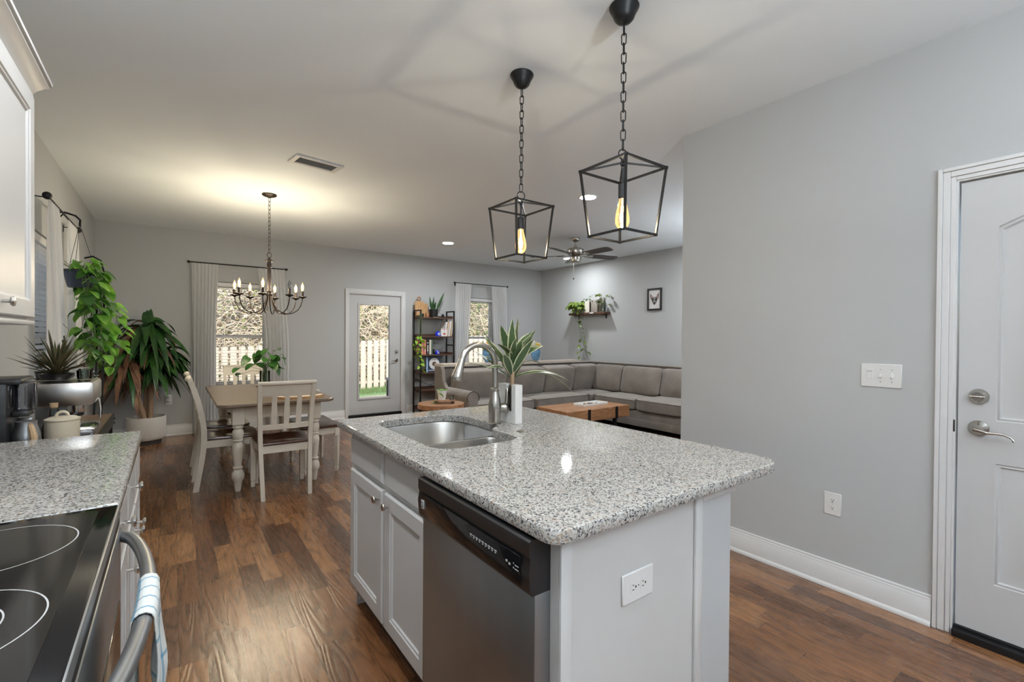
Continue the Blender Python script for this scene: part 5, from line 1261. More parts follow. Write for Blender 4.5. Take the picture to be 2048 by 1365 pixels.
book(3.905, 7.42, z2, .028, .265, .19, m_bge, 'beige book leaning third from the right post', tilt=.18)
book(3.855, 7.42, z2, .022, .255, .18, m_wht, 'white and red book leftmost of the leaning row', tilt=.22, lines=(m_rdp, [(.1, .16), (.5, .54)]))
fb = thing('cook_book', 'white booklet standing face-out on the second shelf', 'book', (3.845, 7.325, z2))
MB().box(-.055, .055, -.008, .008, 0, .135).build('cover', m_wht, fb); MB().box(-.045, .045, -.0090, -.0078, .118, .126).box(-.02, .03, -.0090, -.0078, .03, .055).build('cover_print', m_rdp, fb)
bb = thing('cook_book', 'large dark blue book with a dinner plate on its cover', 'book', (3.665, 7.37, .7135), 0)
MB().box(-.135, .135, -.012, .018, 0, .262, .002, 1).build('cover', plain('navy_cover', (0.03, 0.055, 0.11), .4), bb)
MB().box(-.136, -.112, -.0135, -.0115, 0.001, .261).build('spine_strip', plain('pale_blue_strip', (0.45, 0.62, 0.85), .4), bb)
MB().lathe([(0, -.0135), (.098, -.0135), (.098, -.0118)], (.012, 0, .150), 32, 'Y').build('plate_picture', m_wht, bb)
MB().lathe([(0, -.0142), (.042, -.0142), (.042, -.0130)], (.012, 0, .145), 7, 'Y', smooth=False).build('food_picture', plain('fig_brown', (0.10, 0.06, 0.04), .6), bb)
mb = MB()
for k in range(12): mb.box(-.095 + k * .0175, -.083 + k * .0175, -.0136, -.0119, .026, .042)
mb.build('title_print', m_wht, bb)
def eye(x, y, z, s, label):
    r = thing('blue_glass_ornament', label, 'ornament', (x, y, z))
    MB().lathe([(0, 0), (.042 * s, 0), (.046 * s, .012 * s), (.036 * s, .050 * s), (.020 * s, .075 * s), (0, .078 * s)], (0, 0, 0), 20).build('body', M_MIRRORB, r)
    e = MB().lathe([(0, -.046 * s), (.016 * s, -.046 * s), (.018 * s, -.040 * s)], (0, 0, .030 * s), 16, 'Y').build('white_ring', m_wht, r)
    MB().lathe([(0, -.048 * s), (.007 * s, -.048 * s), (.008 * s, -.044 * s)], (0, 0, .030 * s), 12, 'Y').build('pupil', M_SLOT, e)
eye(3.745, 7.36, z2, 1.15, 'larger cobalt blue eye ornament on the second shelf')
eye(3.735, 7.36, z3, 0.95, 'smaller cobalt blue eye ornament on the third shelf')
solo('dark_mug', MB().lathe([(0, 0), (.035, 0), (.038, .09), (.034, .09), (.032, .01), (0, .01)], (0, 0, 0), 20), M_BLACKP, 'black cup beside the small blue ornament on the third shelf', 'cup', (3.672, 7.42, z3))

# ---- wall shelf with plants and framed dog picture (right wall)
ws = thing('wall_shelf', 'dark rustic floating shelf on the living room wall', 'shelf', (6.23, 6.16, 1.755))
wb(MB().box(6.155, XR - .001, 5.70, 6.63, 1.755, 1.795, .004, 1), 'shelf_board', M_SHELFW, ws)
for y in (5.80, 6.50): wb(MB().box(6.17, XR - .001, y - .015, y + .015, 1.745, 1.7545).box(XR - .006, XR - .001, y - .015, y + .015, 1.68, 1.7545), 'bracket', M_BLACKM, ws)
Z = 1.7955; CL = (0, XR - .012, 0, 9, 0)
def shelf_plant(y, x, label, rng, n, R, pot, hang, mat, size=.07, ph=.07):
    r = thing('potted_pothos', label, 'plant', (x, y, Z)); ms, ml = MB(), MB()
    cl = (-9, XR - .012 - x, -9, 9, -9)
    MB().lathe([(0, 0), (.040, 0), (.050, ph), (.044, ph), (0, ph - .01)], (0, 0, 0), 20).build('pot', pot, r)
    for k in range(n):
        a = rng.uniform(0, 2 * PI); d = Vector((math.cos(a), math.sin(a), rng.uniform(.1, 1.3))); tip = Vector((0, 0, ph)) + d.normalized() * R * rng.uniform(.5, 1)
        tip.x = min(tip.x, XR - .05 - x)
        ms.tube([(0, 0, ph - .01), tip * .5 + Vector((0, 0, .03)), tip], .0018, 4); s_ = size * rng.uniform(.8, 1.2)
        ml.leaf(tip, Vector((d.x, d.y, -.2)), s_, s_ * .8, .5, 'heart', 5, fold=.08, curl=rng.uniform(-.8, .8), clamp=cl)
    for pts, st in hang: vine(ms, ml, pts, st, .075, rng, clamp=cl, r=.0022)
    ms.build('stem', M_STEM, r); ml.build('foliage', mat, r); return r
rd = random.Random(31)
shelf_plant(6.42, 6.215, 'bushy pothos at the left end of the wall shelf with a long trailing vine', rd, 95, .19, M_TERRA,
            [([(0, 0, .06), (-.06, -.06, .04), (-.085, -.09, -.06), (-.06, -.07, -.25), (-.04, -.12, -.42), (-.04, -.10, -.60), (-.04, -.10, -.74), (-.04, -.08, -.87)], .060), ([(-.05, -.10, -.42), (-.04, -.20, -.60), (-.04, -.25, -.72)], .06), ([(0, 0, .06), (-.07, .0, .04), (-.09, .02, -.05), (-.08, -.02, -.20)], .07)], M_LEAF_Y, .085)
fb = thing('small_box_frame', 'small white-edged box with a brown picture on the wall shelf', 'box', (6.215, 6.165, Z), math.radians(20))
MB().box(-.055, -.045, -.045, .045, 0, .21).box(.045, .055, -.045, .045, 0, .21).box(-.045, .045, -.045, .045, 0, .01).box(-.045, .045, -.045, .045, .20, .21).build('box_shell', m_crm, fb)
MB().box(-.045, .045, .025, .045, .01, .20).build('box_inside', M_COPPER, fb)
solo('small_canvas', MB().box(-.012, .012, -.105, .105, 0, .225, .002), plain('greige_canvas', (0.30, 0.27, 0.23), .8), 'plain greige canvas standing on the wall shelf', 'canvas', (6.225, 6.03, Z), math.radians(-8))
solo('small_canvas', MB().box(-.010, .010, -.06, .06, 0, .27, .002), m_crm, 'tall cream board at the back of the wall shelf', 'board', (6.275, 5.90, Z))
jr = thing('glass_jar', 'clear glass jar with plant cuttings at the right end of the wall shelf', 'jar', (6.22, 5.80, Z))
MB().lathe([(0, 0), (.042, 0), (.045, .01), (.045, .10), (.030, .13), (.030, .155), (.026, .155), (.026, .13), (.041, .10), (.041, .012), (0, .01)], (0, 0, 0), 24).build('glass', M_WATERG, jr)
ms, ml = MB(), MB(); cl = (-9, XR - .012 - 6.22, -9, 9, -9)
for k in range(16):
    a = rd.uniform(0, 2 * PI); tip = Vector((math.cos(a) * .05, math.sin(a) * .10, rd.uniform(.10, .30))); ms.tube([(0, 0, .02), (0, 0, .12), tip], .0018, 4)
    ml.leaf(tip, (math.cos(a) * .6, math.sin(a), .1), .075, .055, .4, 'heart', 5, curl=rd.uniform(-.6, .6), clamp=cl)
pc_ = thing('pothos_cutting', 'green cuttings spilling out of the glass jar on the wall shelf', 'plant', (6.22, 5.80, Z + .012)); ms.build('stem', M_STEM, pc_); ml.build('foliage', M_LEAF_Y, pc_)
tw_ = thing('twig_cutting', 'thin leafy twig rising behind the box on the wall shelf', 'plant', (6.235, 6.24, Z)); ms, ml = MB(), MB()
MB().lathe([(0, 0), (.022, 0), (.024, .05), (.018, .09), (0, .09)], (0, 0, 0), 14).build('bottle', M_WATERG, tw_)
for P_ in ([(0, 0, .02), (0, -.02, .20), (-.02, -.10, .29), (-.02, -.22, .33)], [(0, 0, .02), (0, .03, .20), (-.01, .0, .26), (-.02, -.08, .25)]): vine(ms, ml, P_, .045, .045, rd)
ms.build('stem', M_TWIG, tw_); ml.build('foliage', M_LEAF_PD, tw_)
solo('white_card', MB().box(-.002, .002, -.045, .045, 0, .02), m_wht, 'small white card hanging on the front of the wall shelf', 'card', (6.152, 6.02, 1.772))

fr = thing('framed_picture', 'small black framed portrait of a pointed-eared dog on the wall', 'picture', (XR - .002, 4.757, 1.96))
hw, hh = .138, .180
mb = MB()
for a, b, c_, d in ((-hw, -hw + .030, -hh, hh), (hw - .030, hw, -hh, hh), (-hw + .030, hw - .030, -hh, -hh + .030), (-hw + .030, hw - .030, hh - .030, hh)): mb.box(-.022, 0, a, b, c_, d, .002, 1)
mb.build('frame', M_BLACKP, fr)
mt = MB().box(-.010, -.002, -hw + .03, hw - .03, -hh + .03, hh - .03).build('print_paper', m_wht, fr)
def flat(poly, x, name, mat): return MB().prism([(-y, z) for y, z in poly], x, x - .0006, 'X').build(name, mat, mt)
k1, k2, k3 = plain('ink_charcoal', (0.035, 0.032, 0.03), .7), plain('ink_grey', (0.28, 0.27, 0.26), .7), plain('ink_pink', (0.50, 0.30, 0.26), .7)
flat([(-.085, .095), (-.045, .055), (-.030, .015), (-.065, -.005), (-.080, .035)], -.0105, 'left_ear', k1); flat([(.085, .105), (.045, .060), (.030, .015), (.065, -.005), (.082, .035)], -.0105, 'right_ear', k1)
flat([(-.076, .075), (-.050, .045), (-.052, .010), (-.070, .025)], -.0112, 'left_inner_ear', k3); flat([(.076, .080), (.050, .048), (.052, .010), (.070, .025)], -.0112, 'right_inner_ear', k3)
flat([(-.055, .02), (-.03, .04), (.03, .04), (.055, .02), (.05, -.03), (.028, -.075), (-.028, -.075), (-.05, -.03)], -.0106, 'dog_face', k2)
flat([(-.052, .02), (-.018, .02), (-.012, -.012), (-.035, -.045), (-.05, -.02)], -.0113, 'left_mask', k1); flat([(.052, .02), (.018, .02), (.012, -.012), (.035, -.045), (.05, -.02)], -.0113, 'right_mask', k1)
flat([(-.018, -.045), (.018, -.045), (.020, -.075), (0, -.092), (-.020, -.075)], -.0118, 'muzzle', k1)

# vases of flowers on the console
def vase_flowers(x, y, label, lab2, cols, seed):
    solo('blue_vase', MB().lathe([(0, 0), (.042, 0), (.046, .01), (.070, .06), (.083, .12), (.080, .17), (.062, .21), (.050, .225), (.054, .235), (.046, .235), (0, .20)], (0, 0, 0), 28), M_BLUEV, label, 'vase', (x, y, .9305))
    f = thing('flower_bouquet', lab2, 'flowers', (x, y, .9305 + .21)); rng = random.Random(seed); ml = MB()
    for k in range(14):
        a = k * 2.4; ml.leaf((0, 0, .01), (math.cos(a), math.sin(a), .35), .10, .045, .5, 'lance', 4)
    ml.build('foliage', M_LEAF_D, f)
    for k, (dx, dy, dz, r_, m_) in enumerate(cols):
        mb = MB()
        for i in range(14):
            a = i * 2.4; t = i / 14; mb.leaf((dx + .3 * r_ * math.cos(a) * t, dy + .3 * r_ * math.sin(a) * t, dz - r_ * .5), (math.cos(a) * (.25 + t), math.sin(a) * (.25 + t), 1.1 - .6 * t), r_ * 1.25, r_ * 1.0, -.25, 'heart', 4, fold=.3)
        b_ = mb.build('blossom', m_, f); b_['label'] = {'w': 'white blossom', 'y': 'yellow blossom', 'o': 'orange blossom', 't': 'teal blossom'}[m_.name[0]]
m_fw = plain('white_petal', (0.78, 0.76, 0.70), .6); m_fy = plain('yellow_petal', (0.80, 0.62, 0.12), .6); m_fo = plain('orange_petal', (0.80, 0.35, 0.03), .6); m_ft = plain('teal_petal', (0.02, 0.22, 0.24), .6)
vase_flowers(5.02, 6.22, 'blue glazed vase on the console near the corner', 'white and yellow roses in the vase near the corner', [(.0, -.05, .055, .045, m_fy), (-.055, -.02, .05, .042, m_fw), (.055, -.01, .06, .045, m_fw), (-.01, .03, .085, .05, m_fw), (.03, .04, .05, .045, m_fw), (-.07, .03, .04, .035, m_fy)], 1)
vase_flowers(4.03, 6.20, 'blue glazed vase on the console behind the striped dracaena', 'orange and teal flowers in the vase behind the faucet', [(-.02, -.05, .06, .045, m_fo), (.05, -.03, .02, .045, m_ft), (.07, .03, .07, .04, m_fw), (-.06, .02, .06, .04, m_fw), (.02, .03, .09, .04, m_fy)], 2)

# ================================================================== SIDEBOARD AND COFFEE CORNER
sb = thing('sideboard', 'wood-topped coffee sideboard with black metal legs beyond the counter', 'sideboard', (-0.545, 3.42, 0))
wb(MB().box(XL + .03, -0.325, 2.70, 4.13, .770, .800, .003), 'wooden_top', M_SIDEW, sb)
wb(MB().box(XL + .03, -0.335, 2.705, 4.125, .735, .7695).box(-0.326, -0.318, 2.70, 4.13, .735, .803), 'metal_edge', M_BLACKM, sb)
for x in (XL + .05, -0.345):
    for y in (2.73, 4.10): wb(MB().box(x - .018, x + .018, y - .018, y + .018, 0, .735), 'leg', M_BLACKM, sb)
wb(MB().box(XL + .04, -0.345, 2.75, 4.08, .22, .245), 'lower_shelf', M_SIDEW, sb)
for z in (.775, .745): wb(MB().lathe([(0, 0), (.009, 0), (.006, .006), (0, .007)], (-0.318, 4.09, z), 10, 'X'), 'bolt', M_BLACKM, sb)

TS = .8005
em = thing('espresso_machine', 'stainless espresso machine on the sideboard with a spiky plant on top', 'coffee machine', (-0.46, 3.40, TS))
MB().box(-.125, .125, -.15, .16, .0, .045, .012).build('base', M_STEEL, em)
MB().box(-.125, .02, .03, .155, .045, .16, .01).build('back_column', M_STEEL, em)
MB().box(-.130, .130, -.160, .165, .165, .290, .022).build('head', M_SINK, em)
MB().box(-.10, .12, -.145, .02, .045, .052, .002).box(-.122, .13, -.150, .025, .030, .046, .004).build('drip_tray', M_CHROME, em)
mb = MB()
for i in range(7):
    for j in range(4): mb.box(-.085 + i * .03, -.072 + i * .03, -.135 + j * .035, -.115 + j * .035, .0515, .0530)
g_ = mb.build('drip_grille', M_SLOT, em)
MB().lathe([(0, .125), (.033, .125), (.036, .135), (.036, .165), (0, .165)], (.05, -.07, 0), 24).build('group_head', M_CHROME, em)
MB().lathe([(0, .105), (.030, .106), (.032, .128), (0, .128)], (.05, -.07, 0), 20).tube([(.05, -.10, .118), (.05, -.16, .112), (.05, -.225, .105)], [.010, .013, .012]).build('portafilter', M_BLACKP, em)
MB().tube([(.115, .0, .20), (.135, -.01, .18), (.14, -.02, .12), (.138, -.03, .08)], .005, 8).build('steam_wand', M_CHROME, em)
MB().tube([(-.12, -.15, .300), (.12, -.15, .300), (.12, .15, .300), (-.12, .15, .300)], .003, 6, closed=True).build('top_rail', M_CHROME, em)
MB().lathe([(0, .292), (.06, .294), (.068, .34), (.064, .34), (.05, .30), (0, .298)], (-.06, .05, 0), 20).build('bean_lid', M_BLACKP, em)
zt_ = TS + .2905
for i, (x, y) in enumerate(((-0.375, 3.30), (-0.385, 3.44))):
    gm = thing('glass_mug', ['small clear glass mug on top of the espresso machine, nearer the camera', 'small clear glass mug behind another on the espresso machine'][i], 'mug', (x, y, zt_ + .0005))
    MB().lathe([(0, 0), (.026, 0), (.030, .02), (.032, .055), (.029, .055), (.026, .012), (0, .01)], (0, 0, 0), 24).build('cup', M_WATERG, gm)
    MB().tube(arc((.033, 0, .03), .017, -PI / 2, PI / 2, 8), .003, 6).build('handle', M_WATERG, gm)
mp = thing('spiky_plant', 'spiky olive dracaena in a dark bowl on the espresso machine', 'plant', (-0.485, 3.33, zt_ + .0005))
MB().lathe([(0, 0), (.045, 0), (.066, .022), (.070, .040), (.062, .040), (.05, .02), (0, .02)], (0, 0, 0), 24).build('bowl', M_BLACKP, mp)
MB().lathe([(0, .021), (.055, .030), (0, .032)], (0, 0, 0), 16).build('soil', M_SOIL, mp)
ml = MB(); rd = random.Random(8)
for k in range(80):
    a = rd.uniform(0, 2 * PI); el = rd.uniform(.25, 1.35); d = Vector((math.cos(a) * math.cos(el) * 1.0, math.sin(a) * math.cos(el), math.sin(el)))
    L = rd.uniform(.14, .25); 
    if d.x < -.5: L *= .8
    ml.leaf((d.x * .012, d.y * .012, .03 + .03 * rd.random()), d, L, .013, rd.uniform(-.03, .18), 'lance', 5, fold=.25, clamp=(XL + .012 + .485, 9, -9, 9, .0))
ml.build('foliage', M_LEAF_G, mp)
oc = thing('orchid_stake', 'thin dark orchid stake with clips behind the spiky plant', 'stake', (-0.47, 3.42, zt_ + .0005))
MB().lathe([(0, 0), (.022, 0), (.027, .035), (.023, .035), (0, .03)], (0, 0, 0), 14).build('pot', M_BLACKP, oc)
MB().tube([(0, 0, .02), (.004, 0, .12), (0, 0, .235)], .0028, 6).ball((0, 0, .155), .009).ball((0, 0, .205), .009).build('stake', M_BLACKP, oc)
MB().tube([(0, 0, .20), (.012, .01, .235), (.018, 0, .27), (.004, 0, .285), (-.006, .0, .30)], .0012, 5).build('dry_stem', M_TWIG, oc)
cn = thing('lidded_canister', 'cream ceramic canister with looped lid in front of the espresso machine', 'canister', (-0.408, 2.93, TS + .012))
MB().lathe([(0, 0), (.058, 0), (.060, .006), (.060, .128), (.056, .130), (0, .130)], (0, 0, 0), 32).build('jar', M_TERRA, cn)
MB().lathe([(0, .131), (.062, .131), (.062, .137), (.045, .145), (0, .149)], (0, 0, 0), 32).tube(arc((0, 0, .148), .020, 0, PI, 12), .006, 8).build('lid', M_TERRA, cn)
solo('black_trivet', MB().box(-.07, .07, -.075, .075, 0, .0115, .003), M_BLACKP, 'thin black mat under the cream canister', 'trivet', (-0.41, 2.92, TS))
wt_ = thing('serving_tray', 'dark wooden tray on the sideboard before the espresso machine', 'tray', (-0.44, 3.12, TS))
MB().box(-.10, .105, -.095, .095, 0, .012, .002, 1).build('tray_base', M_SIDEW, wt_)
MB().box(.100, .106, -.095, .095, .0, .022).build('tray_edge', M_STEEL, wt_)
sy = thing('syrup_bottle', 'corked glass bottle of amber syrup behind the cream canister', 'bottle', (-0.462, 3.105, TS + .0125))
MB().lathe([(0, 0), (.042, 0), (.045, .01), (.045, .075), (.038, .10), (.018, .125), (.016, .165), (.018, .17), (0, .17)], (0, 0, 0), 24).build('glass', M_WATERG, sy)
MB().lathe([(0, .004), (.040, .004), (.042, .07), (0, .07)], (0, 0, 0), 20).build('syrup', plain('amber_syrup', (0.10, 0.022, 0.006), .1), sy)
MB().lathe([(0, .165), (.014, .165), (.016, .19), (0, .19)], (0, 0, 0), 14).build('cork', M_TAN, sy)
cm = thing('coffee_maker', 'black coffee maker with ribbed clear tank at the far left edge', 'coffee machine', (-0.60, 2.84, TS))
MB().box(-.15, .055, -.10, .10, 0, .34, .014).build('body', M_BLACKP, cm)
MB().box(-.15, .100, -.105, .105, .325, .350, .012).build('lid', M_BLACKP, cm)
MB().box(.056, .14, -.10, .05, 0, .028, .006).build('warming_plate', M_BLACKP, cm)
MB().box(.056, .110, -.05, .04, .185, .210, .006).build('brew_arm', M_BLACKP, cm)
rgs = [(.030, .0)]
for k in range(16): rgs += [(.0345, .205 + k * .0075), (.0330, .2087 + k * .0075)]
MB().lathe([(0, .205)] + rgs[1:] + [(0, .326)], (.088, .02, 0), 24).build('ribbed_tank', M_TANKG, cm)
MB().box(.048, .058, -.085, -.02, .225, .32, .003).build('display', M_GLOSSB, cm)
cf_ = MB().lathe([(0, .029), (.036, .030), (.048, .06), (.044, .11), (.033, .15), (.034, .165), (0, .165)], (.098, -.035, 0), 24).build('carafe', M_STEEL, cm)
MB().tube([(.118, -.075, .155), (.125, -.105, .150), (.135, -.118, .11), (.135, -.112, .06), (.125, -.085, .045)], [.007, .010, .012, .012, .008], 8).build('carafe_handle', M_TAN, cf_)
MB().box(.056, .10, .055, .095, 0, .17, .006).build('side_canister', M_STEEL, cm)

# ---- hanging pothos with wall hook and curved trellis
PX, PY, PZ = -0.595, 5.00, 1.70
hk = thing('plant_hook', 'black curved metal plant hook on the side wall above the window', 'hook', (XL + .001, 5.00, 2.23))
MB().box(0, .005, -.014, .014, -.055, .055, .002, 1).build('wall_mount', M_BLACKM, hk)
MB().tube([(.004, 0, .03), (.04, 0, .048), (.09, 0, .052), (.15, 0, .035), (.177, 0, .005), (.175, 0, -.025), (.176, 0, -.045)], .0075, 8).build('arm', M_BLACKM, hk)
MB().tube([(.004, 0, -.02), (.05, 0, .0), (.085, 0, .045)], .005, 8).build('brace', M_BLACKM, hk)
hp_ = thing('hanging_pothos', 'lush green pothos in a dark hanging pot before the side window', 'plant', (PX, PY, PZ))
MB().lathe([(0, 0), (.070, 0), (.075, .01), (.098, .12), (.104, .122), (.104, .138), (.096, .138), (.09, .11), (0, .105)], (0, 0, 0), 32).build('pot', plain('slate_pot', (0.035, 0.045, 0.065), .35), hp_)
MB().lathe([(0, .106), (.09, .108)], (0, 0, 0), 24).build('soil', M_SOIL, hp_)
ring = MB()
for k in range(3):
    a = 2 * PI * k / 3 + .35; ring.tube([(.100 * math.cos(a), .100 * math.sin(a), .135), (.014 * math.cos(a), .014 * math.sin(a), .455), (0, 0, .475)], .0018, 5)
ring.tube([(0, 0, .47), (.004, 0, .485)], .003, 6).build('hanger_cords', M_BLACKM, hp_)
ms, ml, ml2 = MB(), MB(), MB(); rd = random.Random(77)
cl = (-0.045, 9, -9, 9, -.86)
for k in range(26):
    a = rd.uniform(0, 2 * PI); d = Vector((math.cos(a), math.sin(a), rd.uniform(.1, 1.2))); tip = Vector((0, 0, .12)) + d.normalized() * rd.uniform(.06, .15)
    ms.tube([(0, 0, .11), tip], .002, 4); s_ = rd.uniform(.06, .09); ml.leaf(tip, (d.x, d.y, -.1), s_, s_ * .8, .5, 'heart', 5, curl=rd.uniform(-.8, .8), clamp=cl)
for k in range(15):
    a = -1.4 + 2.8 * k / 14 + rd.uniform(-.1, .1); dx, dy = math.cos(a), math.sin(a); L = rd.uniform(.35, .84); w = rd.uniform(.0, .10)
    pts = [(.04 * dx, .04 * dy, .12), (.11 * dx, .11 * dy, .13), (.125 * dx, .125 * dy, .05)]
    for j in range(1, 7):
        t = j / 6; pts.append(((.125 + w * t) * dx + rd.uniform(-.02, .02), (.125 + w * t) * dy + .10 * t * (k % 3 - .4), .05 - L * t))
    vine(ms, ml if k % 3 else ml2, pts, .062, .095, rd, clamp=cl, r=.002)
for k in range(3):
    vine(ms, ml, [(.12, .03 * k, .0), (.17, .05 * k, -.12), (.22, .05 + .06 * k, -.22), (.20 + .03 * k, .10, -.36 - .05 * k)], .06, .085, rd, clamp=cl)
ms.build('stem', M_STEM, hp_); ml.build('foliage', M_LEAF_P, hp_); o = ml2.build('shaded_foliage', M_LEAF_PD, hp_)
st = thing('plant_stand', 'tall black arched metal plant stand behind the hanging pothos', 'plant stand', (-0.575, 5.10, 0))
for dx, top in ((.115, 1.97), (.07, 1.80)):
    MB().tube([(-.02, 0, 0), (dx - .02, 0, .6), (dx, 0, 1.2), (dx, 0, top - .12), (dx - .02, 0, top - .03), (dx - .07, 0, top), (dx - .12, 0, top - .02)], .007, 8).build('arched_rod', M_BLACKM, st)
MB().lathe([(0, 0), (.075, 0), (.075, .012), (0, .014)], (.03, 0, 0), 24).build('base', M_BLACKM, st)
MB().tube([(.06, 0, .85), (.11, 0, .85)], .006, 6).tube([(.07, 0, 1.35), (.115, 0, 1.35)], .006, 6).build('cross_tie', M_BLACKM, st)

# ---- big corn plant
cp_ = thing('corn_plant', 'large drooping corn plant with green and dry brown leaves', 'plant', (-0.262, 7.245, 0))
MB().lathe([(0, .055), (.175, .055), (.192, .075), (.198, .10), (.198, .325), (.194, .333), (.184, .333), (.182, .29), (0, .285)], (0, 0, 0), 64).build('pot', M_POTW, cp_)
MB().lathe([(0, .001), (.150, .001), (.158, .05), (.172, .056), (0, .056)], (0, 0, 0), 48).build('pot_base', plain('dark_base', (0.05, 0.045, 0.045), .6), cp_)
MB().lathe([(0, .290), (.181, .292)], (0, 0, 0), 32).build('soil', M_SOIL, cp_)
canes = [[(-.02, -.02, .28), (-.06, -.03, .50), (-.12, -.05, .75), (-.16, -.06, 1.00), (-.17, -.06, 1.10)], [(.035, .02, .28), (.045, .02, .55), (.05, .03, .90), (.03, .02, 1.25), (.01, 0, 1.46)],
         [(.01, .06, .28), (.02, .06, .60), (.09, .08, .90), (.14, .08, 1.14)], [(-.03, .05, .28), (.0, .08, .5), (.0, .09, .8), (-.05, .08, 1.05)]]
for k, c in enumerate(canes): MB().tube(c, [.030, .027, .025, .022, .020][:len(c)], 12).build('cane', M_BARK, cp_)
mg, md = MB(), MB(); rd = random.Random(19); cl = (XL + .012 + .262, .45, -9, YB - .012 - 7.245, -9)
heads = [(Vector((-.22, -.05, 1.02)), 30, .38, .75), (Vector((.10, .0, .98)), 30, .38, .10), (Vector((-.17, -.06, 1.08)), 42, .40, .45), (Vector((.01, 0, 1.46)), 42, .44, .05), (Vector((.14, .08, 1.12)), 46, .44, .0), (Vector((-.05, .08, 1.04)), 24, .40, .35), (Vector((.04, .02, 1.26)), 30, .42, .12)]
for hpos, n_, L0, dry in heads:
    for k in range(n_):
        a = k * 2.39996 + rd.uniform(-.3, .3); el = rd.uniform(-.15, .95)
        d = Vector((math.cos(a) * math.cos(el), math.sin(a) * math.cos(el), math.sin(el)))
        if d.y > .3: d.y *= .4
        isdry = rd.random() < dry or (d.x < -.45 and rd.random() < .6)
        L = L0 * rd.uniform(.65, 1.1); w = rd.uniform(.08, .12)
        p = hpos + Vector((d.x, d.y, 0)) * .02 + Vector((0, 0, rd.uniform(-.16, .03)))
        (md if isdry else mg).leaf(p, d, L, w * (.8 if isdry else 1), rd.uniform(.9, 1.5) if isdry else rd.uniform(.7, 1.35), 'strap', 11, fold=.12, curl=rd.uniform(-.9, .9), clamp=cl)
for dx, L in ((-.03, .18), (.03, .22), (.0, .20), (.05, .17)): mg.leaf((.01, -.02, 1.44), (dx * 6, -.15, 1), L, .085, .02, 'strap', 7, up=(0, 1, .2), fold=.1)
mg.build('foliage', M_LEAF_D, cp_); o = md.build('dry_foliage', M_LEAF_DRY, cp_); o['label'] = 'dry brown leaves'
# fallen sprig on the floor by the counter
fs = thing('fallen_sprig', 'thin green plant sprig lying on the floor beside the left cabinet', 'leaf', (0.02, 1.86, .002))
MB().tube([(-.10, .0, .004), (-.03, .01, .004), (.05, .0, .004)], .0025, 5).build('stem', M_STEM, fs)
MB().leaf((-.10, 0, .012), (-1, .2, .15), .06, .035, .1, 'heart', 5).build('leaf_blade', M_LEAF_P, fs)

# ================================================================== OUTDOORS
rd = random.Random(5)
def lin(x, a, b): return a[1] + (b[1] - a[1]) * (x - a[0]) / (b[0] - a[0])
def gz(x, y):       # yard surface: falls gently to the left
    return -0.18 - 0.035 * max(0, y - 8) + 0.02 * (x - 4)
m_yard = NT('yard_ground'); v = m_yard.coord(); nz = m_yard.noise(v, 1.6, 5, .6).outputs[0]; nf = m_yard.noise(v, 40, 3, .7).outputs[0]
sp_ = m_yard.add('ShaderNodeSeparateXYZ', {0: v}); k = m_yard.math('MULTIPLY', m_yard.math('ADD', m_yard.math('MULTIPLY', m_yard.math('SUBTRACT', sp_.outputs[1], 12.6), .5), nz), 1.0)
colr = m_yard.mix(m_yard.ramp(nf, [(.3, (0, 0, 0)), (.7, (1, 1, 1))]), (0.20, 0.15, 0.10), (0.32, 0.26, 0.18))
grn = m_yard.mix(nf, (0.04, 0.09, 0.02), (0.12, 0.19, 0.05))
m_yard.set(m_yard.mix(m_yard.ramp(k, [(.35, (0, 0, 0)), (.75, (1, 1, 1))]), colr, grn), .95)
struct('ground', MB().grid(lambda a, b: (-14 + 40 * a, YB + .16 + 26 * b, gz(-14 + 40 * a, YB + .16 + 26 * b)), 20, 20, False, False), m_yard.m)
nb = thing('neighbour_house', 'pale sided neighbouring house seen through the side window', 'house', (-5.4, 9, -.2))  # invented house, its pale siding is there to brighten the side window
m_sid = plain('white_siding', (0.80, 0.80, 0.80), .7)
mb = MB()
for k in range(22): mb.add([(1.0, -9, k * .18), (1.0, 9, k * .18), (.98, 9, k * .18 + .18), (.98, -9, k * .18 + .18)], [(0, 1, 2, 3)])
mb.box(-3, .97, -9, 9, 0, 3.96).build('siding_wall', m_sid, nb)
MB().prism([(-3.3, 3.96), (1.3, 3.96), (-1.0, 5.6)], -9.3, 9.3, 'Y').build('roof', plain('grey_shingles', (0.10, 0.10, 0.10), .9), nb)
side_g = struct('ground_side', MB().grid(lambda a, b: (-14 + (14 - .95) * a, -6 + (YB + 6.1) * b, -0.2), 2, 2, False, False), m_yard.m)
m_patio = plain('patio_concrete', (0.50, 0.47, 0.42), .9)
struct('patio_slab', MB().box(1.2, 5.2, YB + .16, 9.4, -.22, -.06), m_patio)
FYD = 15.2
m_fence = wood('weathered_fence_wood', (0.24, 0.19, 0.14), (0.42, 0.36, 0.29), .9, (14, 14, 1.5), .1)
fe = thing('wooden_fence', 'weathered shadow-box fence closing off the back yard', 'fence', (4, FYD, -.5))
x = -3.0; cnt = 0; backs = MB()
while x < 15.0:
    b = gz(x, FYD); top = 1.13 + 0.045 * (x - 4)
    w = .155
    if .2 < x < 2.6 or 3.6 < x < 6.4 or 7.8 < x < 10.8:
        lp = [(x, b), (x + w, b), (x + w, top - .02), (x + w - .02, top), (x + .02, top), (x, top - .02)]
        wb(MB().prism(lp, FYD - .012, FYD + .012, 'Y'), 'fence_board', m_fence, fe); cnt += 1
    else: backs.prism([(x, b), (x + w, b), (x + w, top), (x, top)], FYD - .012, FYD + .012, 'Y')
    x += .215
o = wb(backs, 'fence_boards_hidden', m_fence, fe); o['kind'] = 'stuff'; o.name = 'fence_board_row'
